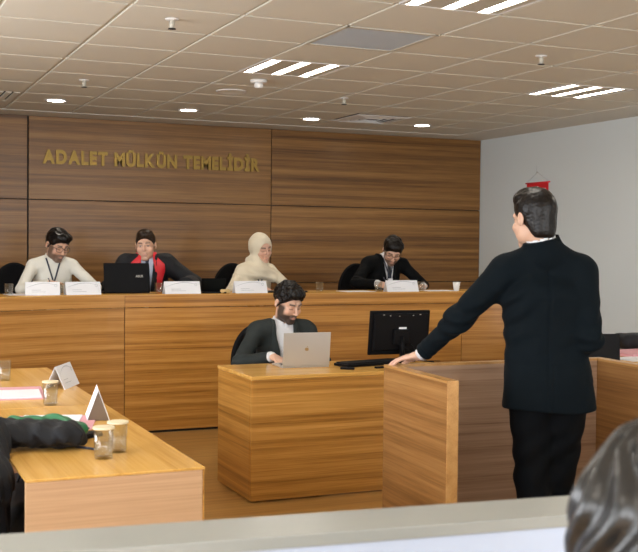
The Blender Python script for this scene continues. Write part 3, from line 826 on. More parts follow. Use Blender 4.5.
    return root, J, hc, Rh, toh, lo, hi, hb
# ------------------------------------------------------------------ office chairs
def chair(label, x, y, z, rz):
    t = thing('office_chair', label, 'chair', (x, y, z), R(rz), 'black office chairs')
    surfnet('backrest', lambda P: smax(smax(ell(P, (0, .30, .67), (.205, .12, .275)), -ell(P, (0, .17, .67), (.26, .16, .38)), .02), .47-P[:, 2], .03), (-.3, .1, .4), (.3, .45, 1.1), .012, 'chair', t)
    surfnet('seat', lambda P: box(P, (-.24, -.24, .40), (.24, .23, .475), .03)+.004*nz(P, 12, 1), (-.3, -.3, .35), (.3, .3, .52), .012, 'chair', t)
    obj('back_support', TU([(0, .12, .40), (0, .30, .42), (0, .40, .50), (0, .395, .66)], .02, n=10), 'blackp', t, smooth=True)
    obj('column', LA([(0, .10), (.03, .10), (.03, .25), (.02, .25), (.02, .40), (0, .40)], 16), 'blackp', t)
    for s in (-1, 1): obj('armrest', TU([(s*.20, .05, .41), (s*.29, .05, .43), (s*.29, .06, .62), (s*.29, -.05, .65), (s*.29, -.16, .64)], .014, n=8), 'blackp', t, smooth=True)
    for k in range(5):
        a = 2*math.pi*k/5+.3; c, s_ = math.cos(a), math.sin(a)
        l = obj('base_leg', TU([(0, 0, .11), (.15*c, .15*s_, .10), (.28*c, .28*s_, .07)], [.024, .02, .014], n=8), 'blackp', t, smooth=True)
        obj('caster', LA([(0, -.011), (.026, -.011), (.028, 0), (.026, .011), (0, .011)], 16, (0, 0, 0)), 'blackp', l).matrix_local = Matrix.Translation((.28*c, .28*s_, .029)) @ Matrix.Rotation(a, 4, 'Z') @ Matrix.Rotation(R(90), 4, 'X')
    return t
c1 = chair('black chair behind the person in the white shirt at far left', 1.40, 9.42, .4, 8)
dup(c1, (2.44, 9.42, .4), 0, 'black chair hidden behind the red-collared person')
dup(c1, (3.40, 9.44, .4), R(5), 'black chair behind the person in the cream headscarf')
dup(c1, (4.71, 9.46, .4), R(4), 'black chair behind the person in the black suit on the bench')
dup(c1, (2.79, 7.13, 0), R(4), 'black chair of the clerk behind the front desk')
dup(c1, (.12, 4.20, 0), R(90), 'black chair under the draped robe at the left edge')
dup(c1, (1.015, 1.12, 0), R(165), 'black chair of the person with wavy hair in the foreground')

# ------------------------------------------------------------------ name cards, glasses, papers
def card(label, x, y, z, rz, w=.285, h=.10, d=.09, group='name cards on the judges bench', mark=True):
    t = thing('name_card', label, 'name card', (x, y, z), rz, group)
    th = .0016; bm = bmesh.new()
    loft(bm, [[(-w/2+w*k, -d/2, 0), (-w/2+w*k, 0, h), (-w/2+w*k, d/2, 0), (-w/2+w*k, d/2-th*2, 0), (-w/2+w*k, 0, h-th*2.4), (-w/2+w*k, -d/2+th*2, 0)] for k in (0, 1)])
    obj('card', bm, 'paper', t)
    def on(u, v, o=.0006): f = v/h; return (u, -d/2*(1-f)-o*1.2, v+o*.4)
    if mark:
        sx = w*.38; r0 = .010
        obj('seal', TU([on(sx+r0*math.cos(a_), h*.72+r0*math.sin(a_)) for a_ in [2*math.pi*i/14 for i in range(14)]], .0013, n=5, closed=True), 'grey_print', t)
        obj('swoosh', TU([on(-w*.48+w*.9*i/12, h*(.55+.35*math.sin(i/12*2.6))) for i in range(13)], [.0004+.0022*math.sin(math.pi*i/12) for i in range(13)], n=6, flat=.25, up=(0, -1, 0)), 'grey_print', t)
        bm = bmesh.new()
        for a_, b_, v in ((-w*.32, -w*.05, .38), (-w*.32, w*.08, .24)): tube(bm, [on(a_, h*v), on(b_, h*v)], .0018, n=5, flat=.2, up=(0, -1, 0))
        obj('print', bm, 'grey_print', t)
    return t
card('white name card leftmost on the bench, before the white shirt', 1.405, 8.53, BTZ, R(-5), .26)
card('white name card right of the leftmost one, before the white shirt', 1.715, 8.53, BTZ, R(2), .275)
card('white name card before the red-collared person', 2.52, 8.53, BTZ, R(0), .30)
card('white name card before the person in the headscarf', 3.11, 8.53, BTZ, R(0), .285)
card('white name card before the bowed person in the black suit', 4.54, 8.53, BTZ, R(-2), .31)

def tumbler(label, x, y, z, r=.034, h=.095, water=.6, lid=False, group='water glasses'):
    t = thing('water_glass', label, 'glass', (x, y, z), 0, group)
    obj('glass', LA([(0, 0), (r*.88, 0), (r*.92, .003), (r, h), (r-.0022, h), (r*.9-.002, .010), (0, .010)], 28), 'glass', t, smooth=True)
    obj('water', LA([(0, .0105), (r*.9-.0026, .0105), (r*.9-.0026+(r*.1)*water, h*water), (0, h*water)], 28), 'water', t, smooth=True)
    if lid: obj('paper_lid', LA([(0, h+.0005), (r+.002, h+.0005), (r+.003, h-.004), (r+.004, h-.004), (r+.003, h+.003), (0, h+.003)], 28), 'lidpaper', t)
    return t
G1 = 'water glasses on the judges bench'
for x, y, lb in ((1.155, 8.55, 'water glass at the far left of the judges bench'), (1.548, 8.62, 'water glass between the two leftmost name cards'), (2.335, 8.56, 'water glass between the black laptop and a name card'),
                 (3.76, 8.56, 'lone water glass right of the headscarf, in the middle of the bench'), (4.325, 8.55, 'water glass left of the rightmost name card'), (4.75, 8.55, 'water glass right of the rightmost name card')):
    tumbler(lb, x, y, BTZ, .033, .088, .55, group=G1)
G2 = 'water glasses on the left tables'
tumbler('covered water glass at the near corner of the left table, nearer of the pair', .855, 3.87, .75, .036, .112, .5, True, G2)
tumbler('covered water glass behind its twin near the front of the left table', .93, 3.97, .75, .036, .112, .5, True, G2)
tumbler('covered water glass beside the folded white card on the left table', .90, 5.23, .75, .036, .112, .5, True, G2)
tumbler('water glass at the far left edge of the far table', .82, 6.24, .75, .036, .112, .5, False, G2)
t = thing('paper_cup', 'white paper cup standing at the right end of the bench', 'cup', (5.12, 8.55, BTZ))
obj('cup', LA([(0, 0), (.024, 0), (.034, .078), (.0325, .078), (.023, .003), (0, .003)], 28), 'cup', t, smooth=True)
obj('rim', LA([(.033, .077), (.0365, .078), (.0355, .081), (.033, .080)], 28, close=True), 'cup', t, smooth=True)

def sheet(name, label, cat, x, y, z, rz, w, d, m='paper', th=.002, group=None):
    o = obj(name, BX((-w/2, -d/2, 0), (w/2, d/2, th)), m); o.location = (x, y, z); o.rotation_euler = (0, 0, R(rz)); return tag(o, label, cat, group)
sheet('paper_sheet', 'white paper before the person in the white shirt', 'paper', 1.27, 8.62, BTZ, 4, .26, .20)
sheet('paper_sheet', 'thin white papers at the right end of the bench', 'paper', 4.97, 8.63, BTZ, -2, .30, .22)
sheet('paper_sheet', 'white paper under the hand of the bowed person', 'paper', 4.14, 8.63, BTZ, 3, .28, .22)
sheet('document_folder', 'flat pink folder on the bench right of the lone glass', 'folder', 3.98, 8.72, BTZ, 3, .20, .18, 'pink', .006) if 0 else None
sheet('tablet', 'flat black tablet before the person in the headscarf', 'tablet', 3.44, 8.62, BTZ, 0, .40, .16, 'blackp', .012)
def folder(label, x, y, rz, w, d, pw, pd, px=0, py=0, tab=False):
    t = thing('document_folder', label, 'folder', (x, y, .75), R(rz), 'pink folders on the left tables')
    obj('cover', BX((-w/2, -d/2, 0), (w/2, d/2, .004)), 'pink', t)
    obj('paper', BX((px-pw/2, py-pd/2, .0042), (px+pw/2, py+pd/2, .011)), 'paper', t)
    return t
folder('open pink folder with white papers beside the draped robe', .825, 4.70, -16, .34, .36, .25, .31, -.02, .0)
folder('pink folder with white papers at the left edge, beside the far glass', .78, 5.68, -6, .32, .46, .28, .28, .0, -.07)

card('upright white name card on the far left table, seen at an angle', 1.075, 5.88, .75, R(62), .26, .12, .11, 'name cards on the left tables', True)
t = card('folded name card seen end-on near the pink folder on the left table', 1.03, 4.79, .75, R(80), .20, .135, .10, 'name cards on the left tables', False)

bm = bmesh.new(); loft(bm, [[(x, -.046, .001), (x, 0, .127), (x, .046, .001)] for x in (-.096, .096)]); obj('lining', bm, 'brown_card', t)  # solid brown wedge added for the shaded hollow under the card
t = thing('leather_case', 'black leather case beside the draped robe on the left table', 'case', (.86, 4.30, .75), R(35))
obj('case', BX((-.085, -.04, 0), (.085, .04, .014)), 'blackp', t, bevel=.004)
obj('flap', BX((-.08, -.036, .0145), (.084, .02, .018)), 'blackm', t)
t = thing('cable', 'short black cord lying beside the pink folder', 'cord', (.87, 4.46, .754))
obj('cord', TU([(-.07, -.03, 0), (-.03, .0, .004), (0, .015, .0), (.035, .01, .004), (.06, .03, 0)], .005, n=8), 'blackp', t, smooth=True)
def pen(label, p, q, m='penc', loc_z=0):
    p, q = Vector(p), Vector(q); t = thing('pen', label, 'pen', p); d = q-p
    obj('barrel', TU([(0, 0, 0), d*.86], .0045, n=10), m, t, smooth=True); obj('tip', TU([d*.86, d], [.004, .001], n=10), 'alu', t, smooth=True)
pen('dark pen lying before the two covered glasses', (.80, 4.10, .755), (.865, 4.02, .755))
pen('pen held by the person in the white shirt', (1.50, 8.83, 1.235), (1.53, 8.76, 1.135))
pen('pen held by the bowed person in the black suit', (4.49, 8.78, 1.235), (4.53, 8.72, 1.135))

# robe thrown over the table edge and the chair
t = thing('draped_robe', 'black robe with green lining draped over the left table corner', 'robe')
def rb(P):
    d = cone(P, (.05, 4.28, .84), (.45, 4.22, .815), .12, .085, sq=((0, 0, 1), .72))
    d = smin(d, cone(P, (.45, 4.22, .815), (.76, 4.13, .800), .095, .100, sq=((0, 0, 1), .50)), .05)
    d = smin(d, cone(P, (.42, 4.12, .78), (.44, 3.95, .66), .09, .07), .06)
    d = smin(d, cone(P, (.10, 4.20, .80), (.12, 4.08, .52), .13, .12), .06)
    d = smin(d, cone(P, (.44, 4.08, .80), (.43, 3.80, .70), .105, .085), .06)
    d = smin(d, cone(P, (.43, 3.80, .70), (.42, 3.75, .50), .085, .08), .05)
    n = 2.6*nz(P, 6, 2)
    d = d+.008*np.sin(P@A3(70, -60, 55)+n)+.005*np.sin(P@A3(-60, -95, 30)+n)+.003*nz(P, 34, 4)
    d = smax(d, (P-A3(.835, 4.10, .8))@A3(.90, .20, .35), .01)
    return smax(d, -box(P, (.535, 3.3, .3), (2, 6, .753)), .006)
surfnet('robe', rb, (-.25, 3.55, .3), (.95, 4.65, 1.1), .006, 'robe', t)
def rg_(P):
    d = cone(P, (.825, 4.22, .800), (.76, 4.29, .812), .042, .048, sq=((0, 0, 1), .75))
    d = smin(d, cone(P, (.76, 4.29, .812), (.60, 4.31, .828), .048, .032, sq=((0, 0, 1), .75)), .03)+.005*np.sin(P@A3(90, 60, 0))+.003*nz(P, 34, 8)
    return smax(d, .752-P[:, 2], .004)
surfnet('lining', rg_, (.3, 4.0, .7), (1.0, 4.65, .95), .005, 'green', t)['label'] = 'green satin lining'
t = thing('bag', 'black bulk with a purple patch standing in for a seated lap under the near left table', 'bag', (.72, 4.25, 0))  # bag shape stands in for the black clothing of a seated person
surfnet('bag_body', lambda P: smax(box(P, (-.20, -.36, 0), (.18, .30, .60), .09)+.012*nz(P, 14, 5), .002-P[:, 2], .01), (-.3, -.45, -.02), (.32, .4, .68), .012, 'robe', t)
surfnet('patch', lambda P: ell(P, (-.185, -.20, .50), (.03, .09, .05))+.004*nz(P, 30, 1), (-.3, -.35, .4), (-.1, -.05, .6), .01, 'purple', t)
obj('strap', TU([(-.12, .02, .58), (-.10, .02, .63), (.0, .02, .66), (.10, .02, .63), (.12, .02, .58)], .012, n=8, flat=.5), 'blackm', t, smooth=True)

# ------------------------------------------------------------------ computers
def laptop(name, label, loc, rz, w, d, tilt, hgt, m, mark=None, key='blackm'):
    """origin at the hinge; the user sits on +y, the lid's back faces -y and leans by tilt degrees"""
    t = thing(name, label, 'laptop', loc, R(rz))
    obj('base', BX((-w/2, .004, 0), (w/2, d, .012)), m, t, bevel=.003)
    obj('keyboard', BX((-w*.42, .04, .0122), (w*.42, d*.62, .0135)), key, t)
    L = Matrix.Translation((0, 0, .012)) @ Matrix.Rotation(R(tilt), 4, 'X')
    obj('lid', BX((-w/2, -.003, .0), (w/2, .003, hgt), L), m, t, bevel=.0025)
    obj('screen', BX((-w/2+.008, .0032, .012), (w/2-.008, .0042, hgt-.008), L), 'screen', t)
    return t, L
# silver one with its gold mark
t, L = laptop('laptop', 'open silver laptop with a small fruit mark on its lid', (2.672, 6.285, .75), -3, .315, .215, 6, .212, 'alu')
bm = bmesh.new(); pts = []
for k in range(40):
    a_ = 2*math.pi*k/40; r_ = .0125*(1+.10*math.cos(2*a_)-.10*max(0, math.sin(a_))**8-.08*max(0, -math.sin(a_))**10)
    x, z = r_*math.cos(a_), r_*1.0*math.sin(a_)
    dx_, dz_ = x-.0165, z-.002; dd_ = math.hypot(dx_, dz_)
    if dd_ < .0065: x, z = .0165+dx_/dd_*.0065, .002+dz_/dd_*.0065
    pts.append((x, -.0036, .106+z))
v0 = [bm.verts.new(p) for p in pts]; v1 = [bm.verts.new((p[0], -.0031, p[2])) for p in pts]; bm.faces.new(v0); bm.faces.new(v1[::-1])
for i in range(40): bm.faces.new((v0[i], v1[i], v1[(i+1) % 40], v0[(i+1) % 40]))
tube(bm, [(.0, -.0034, .1195), (.003, -.0034, .123), (.0065, -.0034, .1255)], [.0008, .0028, .0006], n=6)
bmesh.ops.transform(bm, matrix=L, verts=bm.verts); obj('emblem', bm, 'alu_mark', t)
def text_on(t, s, size, mtx, m, name='logo'):
    cv = bpy.data.curves.new('t', 'FONT'); cv.body = s; cv.size = size; cv.extrude = .0004; o = bpy.data.objects.new('t', cv); COL.objects.link(o)
    bpy.context.view_layer.update(); me = bpy.data.meshes.new_from_object(o.evaluated_get(bpy.context.evaluated_depsgraph_get())); bpy.data.objects.remove(o)
    me.transform(mtx); me.materials.clear(); me.materials.append(M[m]); o = bpy.data.objects.new(name, me); COL.objects.link(o); o.parent = t
t, L = laptop('laptop', 'open black laptop before the red-collared person, lid towards the room', (2.10, 8.66, BTZ), 0, .375, .24, -8, .235, 'blackp')
text_on(t, 'ASUS', .026, L @ Matrix.Translation((.075, -.0036, .118)) @ Matrix.Rotation(R(90), 4, 'X'), 'alu')
t, L = laptop('laptop', 'small dark laptop half open between two name cards on the bench', (2.83, 8.66, BTZ), 166, .20, .15, -38, .14, 'blackp')
o = obj('wooden_block', BX((-.042, -.016, 0), (.042, .016, .034)), 'tan', bevel=.012); o.location = (2.885, 8.51, BTZ); tag(o, 'small tan rounded wooden block on the bench before the small laptop', 'block')
t, L = laptop('laptop', 'open black laptop on the right table behind the standing man', (4.61, 5.90, .75), -18, .36, .24, -6, .185, 'blackp')

# monitor seen from behind
t = thing('monitor', 'black monitor seen from behind with a white sticker on its back', 'monitor', (3.425, 6.45, .75), R(-2))
K = Matrix.Translation((0, 0, .19)) @ Matrix.Rotation(R(7), 4, 'X')
def kb(lo_, hi_): return BX(lo_, hi_, K)
obj('bezel', kb((-.222, .0, -.150), (.222, .022, .150)), 'blackp', t, bevel=.006)
obj('back_shell', kb((-.20, -.022, -.12), (.20, -.0005, .135)), 'blackp', t, bevel=.016)
obj('hub', kb((-.06, -.045, -.075), (.06, -.0225, .03)), 'blackp', t, bevel=.008)
obj('screen', kb((-.208, .0225, -.136), (.208, .0235, .136)), 'screen', t)
obj('sticker', kb((-.018, -.0236, .012), (.038, -.0226, .042)), 'paper', t)
obj('sticker_print', kb((-.012, -.0246, .018), (.030, -.0238, .024)), 'grey_print', t)
obj('neck', TU([(0, -.045, .012), (0, -.040, .10), (0, -.030, .165)], [.028, .024, .022], n=14, flat=.6), 'blackp', t, smooth=True)
obj('stand_base', LA([(0, 0), (.11, 0), (.11, .006), (.06, .012), (0, .014)], 36), 'blackp', t, smooth=True)
for x, z, l in ((-.14, .128, .03), (-.09, .122, .02), (-.02, .118, .012), (.08, .122, .02), (.13, .128, .03)): obj('vent_slot', kb((x, -.0228, z-.004), (x+l*.4, -.0222, z+.001)), 'alu', t)
t = thing('cable', 'black cables hanging behind the monitor onto the desk', 'cord', (3.415, 6.36, .75))
obj('cord', TU([(-.05, -.0, .12), (-.01, -.03, .10), (.05, -.03, .06), (.10, -.02, .02), (.16, -.03, .006), (.24, -.06, .006)], .0035, n=8), 'blackp', t, smooth=True)
obj('cord', TU([(.05, -.0, .12), (.06, -.03, .09), (.03, -.04, .05), (.08, -.05, .012), (.17, -.10, .006)], .0035, n=8), 'blackp', t, smooth=True)
t = thing('keyboard', 'black computer keyboard between the silver laptop and the monitor', 'keyboard', (3.12, 6.30, .75), R(11))
obj('case', BX((-.225, -.075, 0), (.225, .075, .018)), 'blackp', t, bevel=.004)
for r_ in range(5):
    for c in range(15):
        obj('key', BX((-.215+c*.0287, -.066+r_*.026, .0183), (-.190+c*.0287, -.044+r_*.026, .026)), 'blackm', t)
t = thing('remote', 'small black remote lying on the clerk desk before the keyboard', 'remote', (2.875, 6.10, .75), R(-38))
obj('shell', BX((-.045, -.014, 0), (.045, .014, .014)), 'blackp', t, bevel=.005); obj('button', LA([(0, .0145), (.006, .0145), (.006, .017), (0, .0172)], 14, (.02, 0, 0)), 'blackm', t)
t = thing('usb_stick', 'small black stick lying by the witness box on the desk', 'stick', (3.10, 6.10, .75), R(8))
obj('shell', BX((-.035, -.011, 0), (.03, .011, .012)), 'blackp', t, bevel=.004); obj('plug', BX((.0305, -.006, .003), (.044, .006, .008)), 'alu', t)

# papers and bag on the right table
sheet('document_folder', 'pink folder on the table at the right edge', 'folder', 5.30, 6.30, .75, 5, .40, .34, 'pink', .02)
sheet('paper_sheet', 'white papers lying on the table at the right edge', 'paper', 5.10, 6.02, .75, 5, .36, .22, 'paper', .006)
t = thing('handbag', 'black soft bag on the table at the right edge', 'bag', (5.62, 6.62, .75))
surfnet('bag_body', lambda P: smax(box(P, (-.24, -.11, 0), (.24, .11, .12), .05)+.010*nz(P, 16, 5), .001-P[:, 2], .01), (-.32, -.2, -.02), (.32, .2, .22), .01, 'robe', t)
obj('handle', TU([(-.1, -.08, .11), (-.06, -.13, .10), (.04, -.13, .09), (.09, -.08, .11)], .009, n=8), 'blackm', t, smooth=True)

# little pennant on the right wall
t = thing('pennant', 'small red and white pennant hung from a nail on the right wall', 'pennant', (XR-.006, 9.50, 2.185))
obj('rod', TU([(0, -.215, .012), (0, .215, .012)], .007, n=10), 'red', t, smooth=True)
obj('cloth', BX((-.002, -.19, -.20), (.002, .19, .008)), 'red', t)
obj('white_field', BX((-.004, -.15, -.16), (-.0022, .15, -.05)), 'paper', t)
obj('string', TU([(0, -.2, .015), (-.003, 0, .12), (0, .2, .015)], .0018, n=6), 'grey_print', t)
obj('nail', TU([(.004, 0, .12), (-.02, 0, .123)], .003, n=8), 'alu', t)
obj('string_tail', TU([(-.01, 0, .12), (-.012, .004, .19)], .0015, n=6), 'grey_print', t)

# ------------------------------------------------------------------ people
DZ = .4
def judge(label, x, y, rz, head, wl, wr_, **k):
    J = dict(hip=(0, .06, .49), sh=(k.pop('sx', 0), -.06, k.pop('sz', .925)), hw=k.pop('hw', .165), yaw=k.pop('syaw', 0), tilt=k.pop('tilt', 0))
    arms = []
    for s, w_ in ((1, wl), (-1, wr_)):
        arms.append(dict(side=s, w=w_[0], f=w_[1], n=w_[2] if len(w_) > 2 else (0, 0, -1), curl=w_[3] if len(w_) > 3 else (20, 30, 20), pole=(s*1.0, .3, -.6)))
    return person(label, (x, y, DZ), rz, J, head, arms, **k)
ZB = BTZ+.028
judge('person in a white shirt and glasses, seated leftmost on the bench, writing', 1.61, 9.30, -4, dict(c=(.03, -.115, 1.10), yaw=24, pitch=24, roll=4),
      ((1.80, 8.86, ZB), (-.6, -.6, -.05)), ((1.50, 8.87, ZB+.05), (.4, -.7, -.2), (.6, 0, -.8), (55, 45, 30)),
      outfit=dict(shirt='shirt_cream'), hair=('full', 'hair'), beard=.75, glasses=True, lanyard=True, syaw=5)
judge('person in a black robe with a wide red collar, seated behind the black laptop', 2.42, 9.30, -10, dict(c=(-.01, -.09, 1.105), yaw=-12, pitch=6, roll=-2),
      ((2.66, 8.90, ZB), (-.3, -1, -.05)), ((2.24, 8.97, ZB+.03), (.2, -1, -.15)),
      outfit=dict(shirt='shirt_blue', jacket='robe', robe=True, v=[.02, .048, .058, .066]), hair=('short', 'hair_br'), beard=.22, closed=False, tie='tie', hw=.175, sz=.945, skin=(.72, .44, .31))
jw = judge('person in a cream headscarf and cream coat, seated between the red-collared and bespectacled people', 3.42, 9.30, 5, dict(c=(.03, -.10, 1.09), yaw=8, pitch=16, roll=-8),
      ((3.56, 8.87, ZB), (-.7, -.5, -.05)), ((3.30, 8.87, ZB), (.6, -.6, -.05)),
      outfit=dict(shirt='cream'), hair=None, lanyard=True, hw=.145, sz=.885, skin=(.66, .40, .29))
root, J, hc, Rh, toh, lo, hi, hb = jw
def hijab(P):
    q = toh(P)
    d = ell(q, (0, .018, .016), (.094, .116, .114))
    nb = J['nb']
    d = smin(d, cone(P, hc+Rh@A3(0, -.005, -.06), nb-A3(0, .02, .03), .078, .085), .04)
    d = smin(d, cone(P, nb+A3(.0, -.075, -.04), J['sL']+A3(-.01, -.07, -.05), .060, .055), .05)
    d = smin(d, cone(P, nb+A3(-.02, -.06, -.05), J['sR']+A3(.0, -.04, -.05), .080, .078), .05)
    d = smin(d, cone(P, J['sR']+A3(.01, -.04, -.03), J['sR']+A3(-.06, -.07, -.28), .080, .085), .06)
    d = smin(d, cone(P, nb+A3(0, .03, -.03), J['sL']+A3(.0, .02, -.03), .07, .055), .05)
    d = smin(d, cone(P, nb+A3(0, .05, 0), J['sh']+A3(0, .07, -.12), .08, .10), .06)
    d = d+.005*np.sin(q@A3(25, 30, 70)+2.5*nz(q, 14, 2))*np.clip((.02-q[:, 2])/.1, .15, 1)+.002*nz(q, 40, 1)
    return smax(d, -ell(q, (0, -.135, -.018), (.070, .112, .096)), .010)
surfnet('headscarf', hijab, hc-A3(.38, .3, .62), hc+A3(.38, .3, .2), .006, 'cream', root)
judge('person in a black suit and tie, head bowed, writing at the right of the bench', 4.73, 9.30, 6, dict(c=(.03, -.145, 1.075), yaw=-26, pitch=38, roll=8),
      ((4.98, 8.92, ZB), (-.9, -.4, -.05)), ((4.47, 8.84, ZB+.03), (.5, -.6, -.2), (.5, 0, -.8), (50, 45, 30)),
      outfit=dict(shirt='shirt', jacket='suit_black'), hair=('full', 'hair'), beard=.75, glasses=True, lanyard=True, tie='tie_b', hw=.19, sz=.945)
# clerk
person('person in a charcoal suit and white shirt, seated typing at the silver laptop', (2.775, 6.98, 0), -6, dict(hip=(0, .05, .49), sh=(.0, -.03, .925), hw=.185, yaw=6), dict(c=(.025, -.09, 1.125), yaw=20, pitch=24, roll=0),
       [dict(side=1, w=(2.78, 6.60, .785), f=(-.1, -1, -.1), n=(0, 0, -1), pole=(1, .4, -.6)), dict(side=-1, w=(2.57, 6.61, .79), f=(.15, -1, -.15), n=(0, 0, -1), pole=(-1, .4, -.6))],
       dict(shirt='shirt', jacket='suit_char', v=[.0, .058, .064, .07]), ('curly', 'hair'), beard=.95, h=.005)

# standing man: seen from behind, left hand on the witness box
loc = (2.935, 4.13, 0); RZ = 158
mi = (Matrix.Translation(loc) @ Matrix.Rotation(R(RZ), 4, 'Z')).inverted()
def L_(p): return np.array(mi @ Vector(p))
J = dict(hip=A3(0, 0, .93), sh=A3(0, .0, 1.42), hw=.175); J['sL'] = A3(.182, .0, 1.412); J['sR'] = A3(-.176, .0, 1.414); J['nb'] = A3(0, .012, 1.525)
root = thing('person', 'person in a dark navy suit, standing with back turned and hand on the witness box', 'person', loc, R(RZ))
hc = L_((2.892, 4.155, 1.655)); Rh = rotm(24, 8, 0); toh = lambda P: (P-hc)@Rh/1.06; hb = hc+Rh@A3(0, .03, -.06)
wl = L_((2.533, 4.552, 1.003)); sl = J['sL']; el = ik(sl, wl, .315, .285, (.6, .5, -.6))
fl = np.array(mi.to_3x3() @ Vector((-.13, .10, -.035)))
wr2 = L_((3.09, 4.24, 1.04)); sr = J['sR']; er = ik(sr, wr2, .31, .27, (-.35, 1, -.3))
fr2 = np.array(mi.to_3x3() @ Vector((-.3, 1, .1)))
LG = [[A3(.052, 0, .90), A3(.036, -.02, .48), A3(.020, .03, .10)], [A3(-.118, 0, .90), A3(-.098, -.06, .48), A3(-.078, -.10, .10)]]
toes = [A3(.035, -.14, .045), A3(-.11, -.27, .045)]
def body(P):
    d = trunk(P, J, -.030)
    d = smin(d, cone(P, J['nb']-A3(0, 0, .03), hb, .060, .055), .03)
    d = smin(d, head_sdf(toh(P)), .012)
    d = smin(d, limb(P, [sl, el, wl], [.045, .038, .027]), .02); d = smin(d, limb(P, [sr, er, wr2], [.045, .038, .027]), .02)
    d = smin(d, hand_sdf(P, wl, fl, (0, 0, -1), 1, (8, 10, 10), .16), .012); d = smin(d, hand_sdf(P, wr2, fr2, (.6, 0, -.6), -1), .012)
    for l, t in zip(LG, toes): d = smin(d, limb(P, l, [.08, .058, .04]), .03); d = smin(d, cone(P, l[-1], t, .036, .026), .02)
    return d
lo = np.array([-.55, -.75, 0]); hi = np.array([.85, .3, 1.86])
surfnet('body', body, lo, hi, .0045, 'skin', root, lambda V: np.where((np.linalg.norm(V-hc, axis=1) < .16)[:, None], head_color(toh(V), (.60, .37, .26), 0, closed=False), np.array((.62, .38, .28))))
surfnet('hair', lambda P: hair_sdf(toh(P), 'swept'), hc-.17, hc+.17, .003, 'hair', root)
def collar(P):
    n0 = J['nb']-A3(0, 0, .03); n_ = hb-n0; n_ /= np.linalg.norm(n_); t = (P-J['nb'])@n_
    d = cone(P, n0, hb+n_*.03, .0685, .066); d = smax(d, t-.058, .003)
    d = smax(d, -cone(P, n0, hb+n_*.04, .064, .061), .002)
    return smin(d, trunk(P, J, -.028), .006)
surfnet('shirt', collar, lo, hi, .0055, 'shirt', root)
def lof(P):
    zs = [.70, .80, .92, 1.05, 1.18, 1.30, 1.39, 1.47]
    a = np.interp(P[:, 2], zs, [.216, .212, .202, .190, .186, .202, .204, .15])
    b = np.interp(P[:, 2], zs, [.155, .150, .140, .125, .125, .135, .120, .08])
    x = P[:, 0]-np.interp(P[:, 2], zs, [-.036, -.034, -.028, -.018, -.010, -.004, 0, 0]); y = P[:, 1]-.0
    r_ = (np.abs(x/a)**2.3+np.abs(y/b)**2.3)**(1/2.3)
    return (r_-1)*b*.95
def mj(P):
    d = lof(P); d = smax(d, P[:, 2]-1.40, .10)
    d = smin(d, cone(P, J['sL'], J['sR'], .064, .064), .05)
    nb = J['nb']
    for s in (J['sL'], J['sR']): d = smin(d, cone(P, nb+A3(0, .005, -.015), nb*.2+s*.8+A3(0, 0, .006), .066, .058), .05)
    for s, e, w_ in ((sl, el, wl), (sr, er, wr2)):
        u = (w_-e)/np.linalg.norm(w_-e); e2 = w_-u*.018
        arm = limb(P, [s, e, e2], [.074, .056, .040], k=.03)
        q = (P-e); ne = np.linalg.norm(q, axis=1)
        arm = arm+.006*np.sin(q@A3(25, 60, 85)+2*nz(P, 12, 3))*np.exp(-(ne/.13)**2)
        q = (P-e2); ne = np.linalg.norm(q, axis=1); arm = arm+.003*np.sin(q@(u*150)+1.5*nz(P, 20, 3))*np.exp(-(ne/.08)**2)
        arm = smax(arm, (P-e2)@u, .004)
        d = smin(d, arm, .03)
    # collar roll of the jacket
    n_ = (hb-(nb-A3(0, 0, .03))); n_ /= np.linalg.norm(n_); t = (P-nb)@n_
    c = cone(P, nb-A3(0, 0, .03), hb+n_*.03, .087, .083); c = smax(c, t-.046, .006); d = smin(d, c, .015)
    d = smax(d, -cone(P, nb-A3(0, 0, .0), hb+n_*.04, .0705, .068), .003)
    # front opening, centre back seam and vent, waist folds
    d = np.where(P[:, 1] < -.02, smax(d, np.interp(P[:, 2], [1.12, 1.45], [-.01, .06])-np.abs(P[:, 0]), .006), d)
    bk = (P[:, 1] > .03) & (P[:, 2] < 1.42)
    d = d+np.where(bk, .004*np.exp(-(P[:, 0]/.006)**2), 0)
    d = d+np.where(bk & (P[:, 2] < 1.0), .003*np.exp(-((P[:, 0]+.02)/.006)**2), 0)
    wz = (P[:, 2]-1.12)
    d = d+.0028*np.sin(P[:, 2]*62+P[:, 0]*26+1.5*nz(P, 9, 3))*np.exp(-(wz/.13)**2)*np.clip(np.abs(P[:, 0])/.12, .2, 1)
    ax_ = np.linalg.norm((P-sl-A3(-.04, .04, -.13)), axis=1); d = d+.007*np.sin((P-sl)@A3(60, 0, 60)+nz(P, 14, 1))*np.exp(-(ax_/.10)**2)
    d = d+.0035*nz(P, 17, 11)+.0012*nz(P, 55, 12)
    d = smax(d, .785+.006*np.sin(P[:, 0]*14)-P[:, 2], .006)
    d = smax(d, -smax(lof(P)+.012, P[:, 2]-.95, .01), .004)
    return d
surfnet('jacket', mj, lo-A3(.1, 0, 0), hi+A3(.1, .05, 0), .0055, 'suit', root)
u = (wl-el)/np.linalg.norm(wl-el); obj('cuff', TU([wl-u*.06, wl-u*.002], [.034, .0345], n=28), 'shirt', root, smooth=True)
def tr(P):
    d = ell(P, (-.03, 0, .93), (.178, .135, .16))
    for i, l in enumerate(LG): d = smin(d, limb(P, l, [.112, .078, .070]), .035)
    n1 = (P[:, 2]-.52); d = d+.0045*np.sin(P@A3(40, 18, 44)+2.5*nz(P, 8, 5))*np.exp(-(n1/.25)**2)+.004*nz(P, 11, 3)
    return smax(smax(d, .035-P[:, 2], .006), P[:, 2]-1.05, .01)
surfnet('trousers', tr, lo, hi, .0065, 'trouser', root)
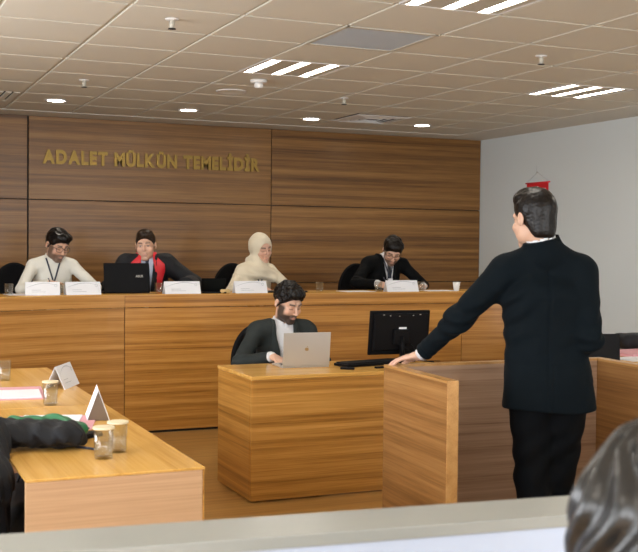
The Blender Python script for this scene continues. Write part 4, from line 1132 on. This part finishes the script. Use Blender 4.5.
for l, t in zip(LG, toes):
    a_ = l[-1]
    surfnet('shoe', lambda P: smax(smin(cone(P, a_+A3(0, .03, -.045), t, .046, .036), cone(P, a_, a_-A3(0, 0, .02), .05, .05), .02), .002-P[:, 2], .004), np.minimum(a_, t)-.1, np.maximum(a_, t)+.1, .007, 'blackp', root)

# woman in the foreground, only the back of her hair in view
J2 = dict(hip=(0, .0, .49), sh=(0, 0, .93), hw=.15)
RZW = 165
wroot, Jw, hw_, Rw, tow, lo, hi, hbw = person('person with long wavy dark hair seen from behind, bottom right foreground', (1.015, 1.14, 0), RZW, J2, dict(c=(0, -.01, 1.15), yaw=0, pitch=0),
    [dict(side=1, w=(.92, 1.45, .70), f=(.1, 1, -.1), n=(0, 0, -1)), dict(side=-1, w=(1.22, 1.42, .70), f=(-.1, 1, -.1), n=(0, 0, -1))],
    dict(shirt='robe'), None, skin=(.6, .4, .3), h=.009)
def lady(P):
    q = tow(P)
    d = ell(q, (0, .022, .030), (.102, .120, .112))
    for sx in (-1, 1):
        d = smin(d, cone(q, (sx*.055, .04, .0), (sx*.095, .055, -.30), .075, .06), .05)
    d = smin(d, cone(q, (0, .06, 0), (0, .09, -.34), .08, .06), .05)
    th = np.arctan2(q[:, 0], q[:, 1]+.0)
    d = d+.007*np.sin(th*16+4*np.sin(q[:, 2]*28)+2*nz(q, 9, 4))+.004*nz(q*A3(1, 1, .35), 70, 6)
    return smax(d, -ell(q, (0, -.12, -.03), (.062, .10, .10)), .01)
surfnet('hair', lady, hw_-A3(.24, .24, .45), hw_+A3(.24, .24, .18), .0045, 'hair_lady', wroot)
bm = bmesh.new(); rg = random.Random(5)
for k in range(230):
    th = rg.uniform(-2.1, 2.1); ph = rg.uniform(0, 6.28); am = rg.uniform(.006, .014); r0 = rg.uniform(.99, 1.06); pts = []
    for j in range(22):
        t = j/21
        if t < .35:
            a_ = (t/.35)*math.pi/2; rx, ry, zz = .102*math.sin(a_)*r0, .118*math.sin(a_)*r0, .030+.114*math.cos(a_)*r0
        else:
            u_ = (t-.35)/.65; rx, ry, zz = (.104+.045*u_)*r0, (.120+.02*u_)*r0, .030-.34*u_
        th2 = th+am*5*math.sin(ph+t*17)*t; w_ = am*math.sin(ph*2+t*15)*t
        q = A3((rx+w_)*math.sin(th2), .022+(ry+w_)*math.cos(th2), zz)
        pts.append(tuple(hw_+Rw@q))
    tube(bm, pts, [.0032*(1-.6*abs(2*j/21-1)**3) for j in range(22)], n=5)
o = obj('hair_strands', bm, 'hair_lady', wroot, smooth=True); tag(o, kind='stuff')
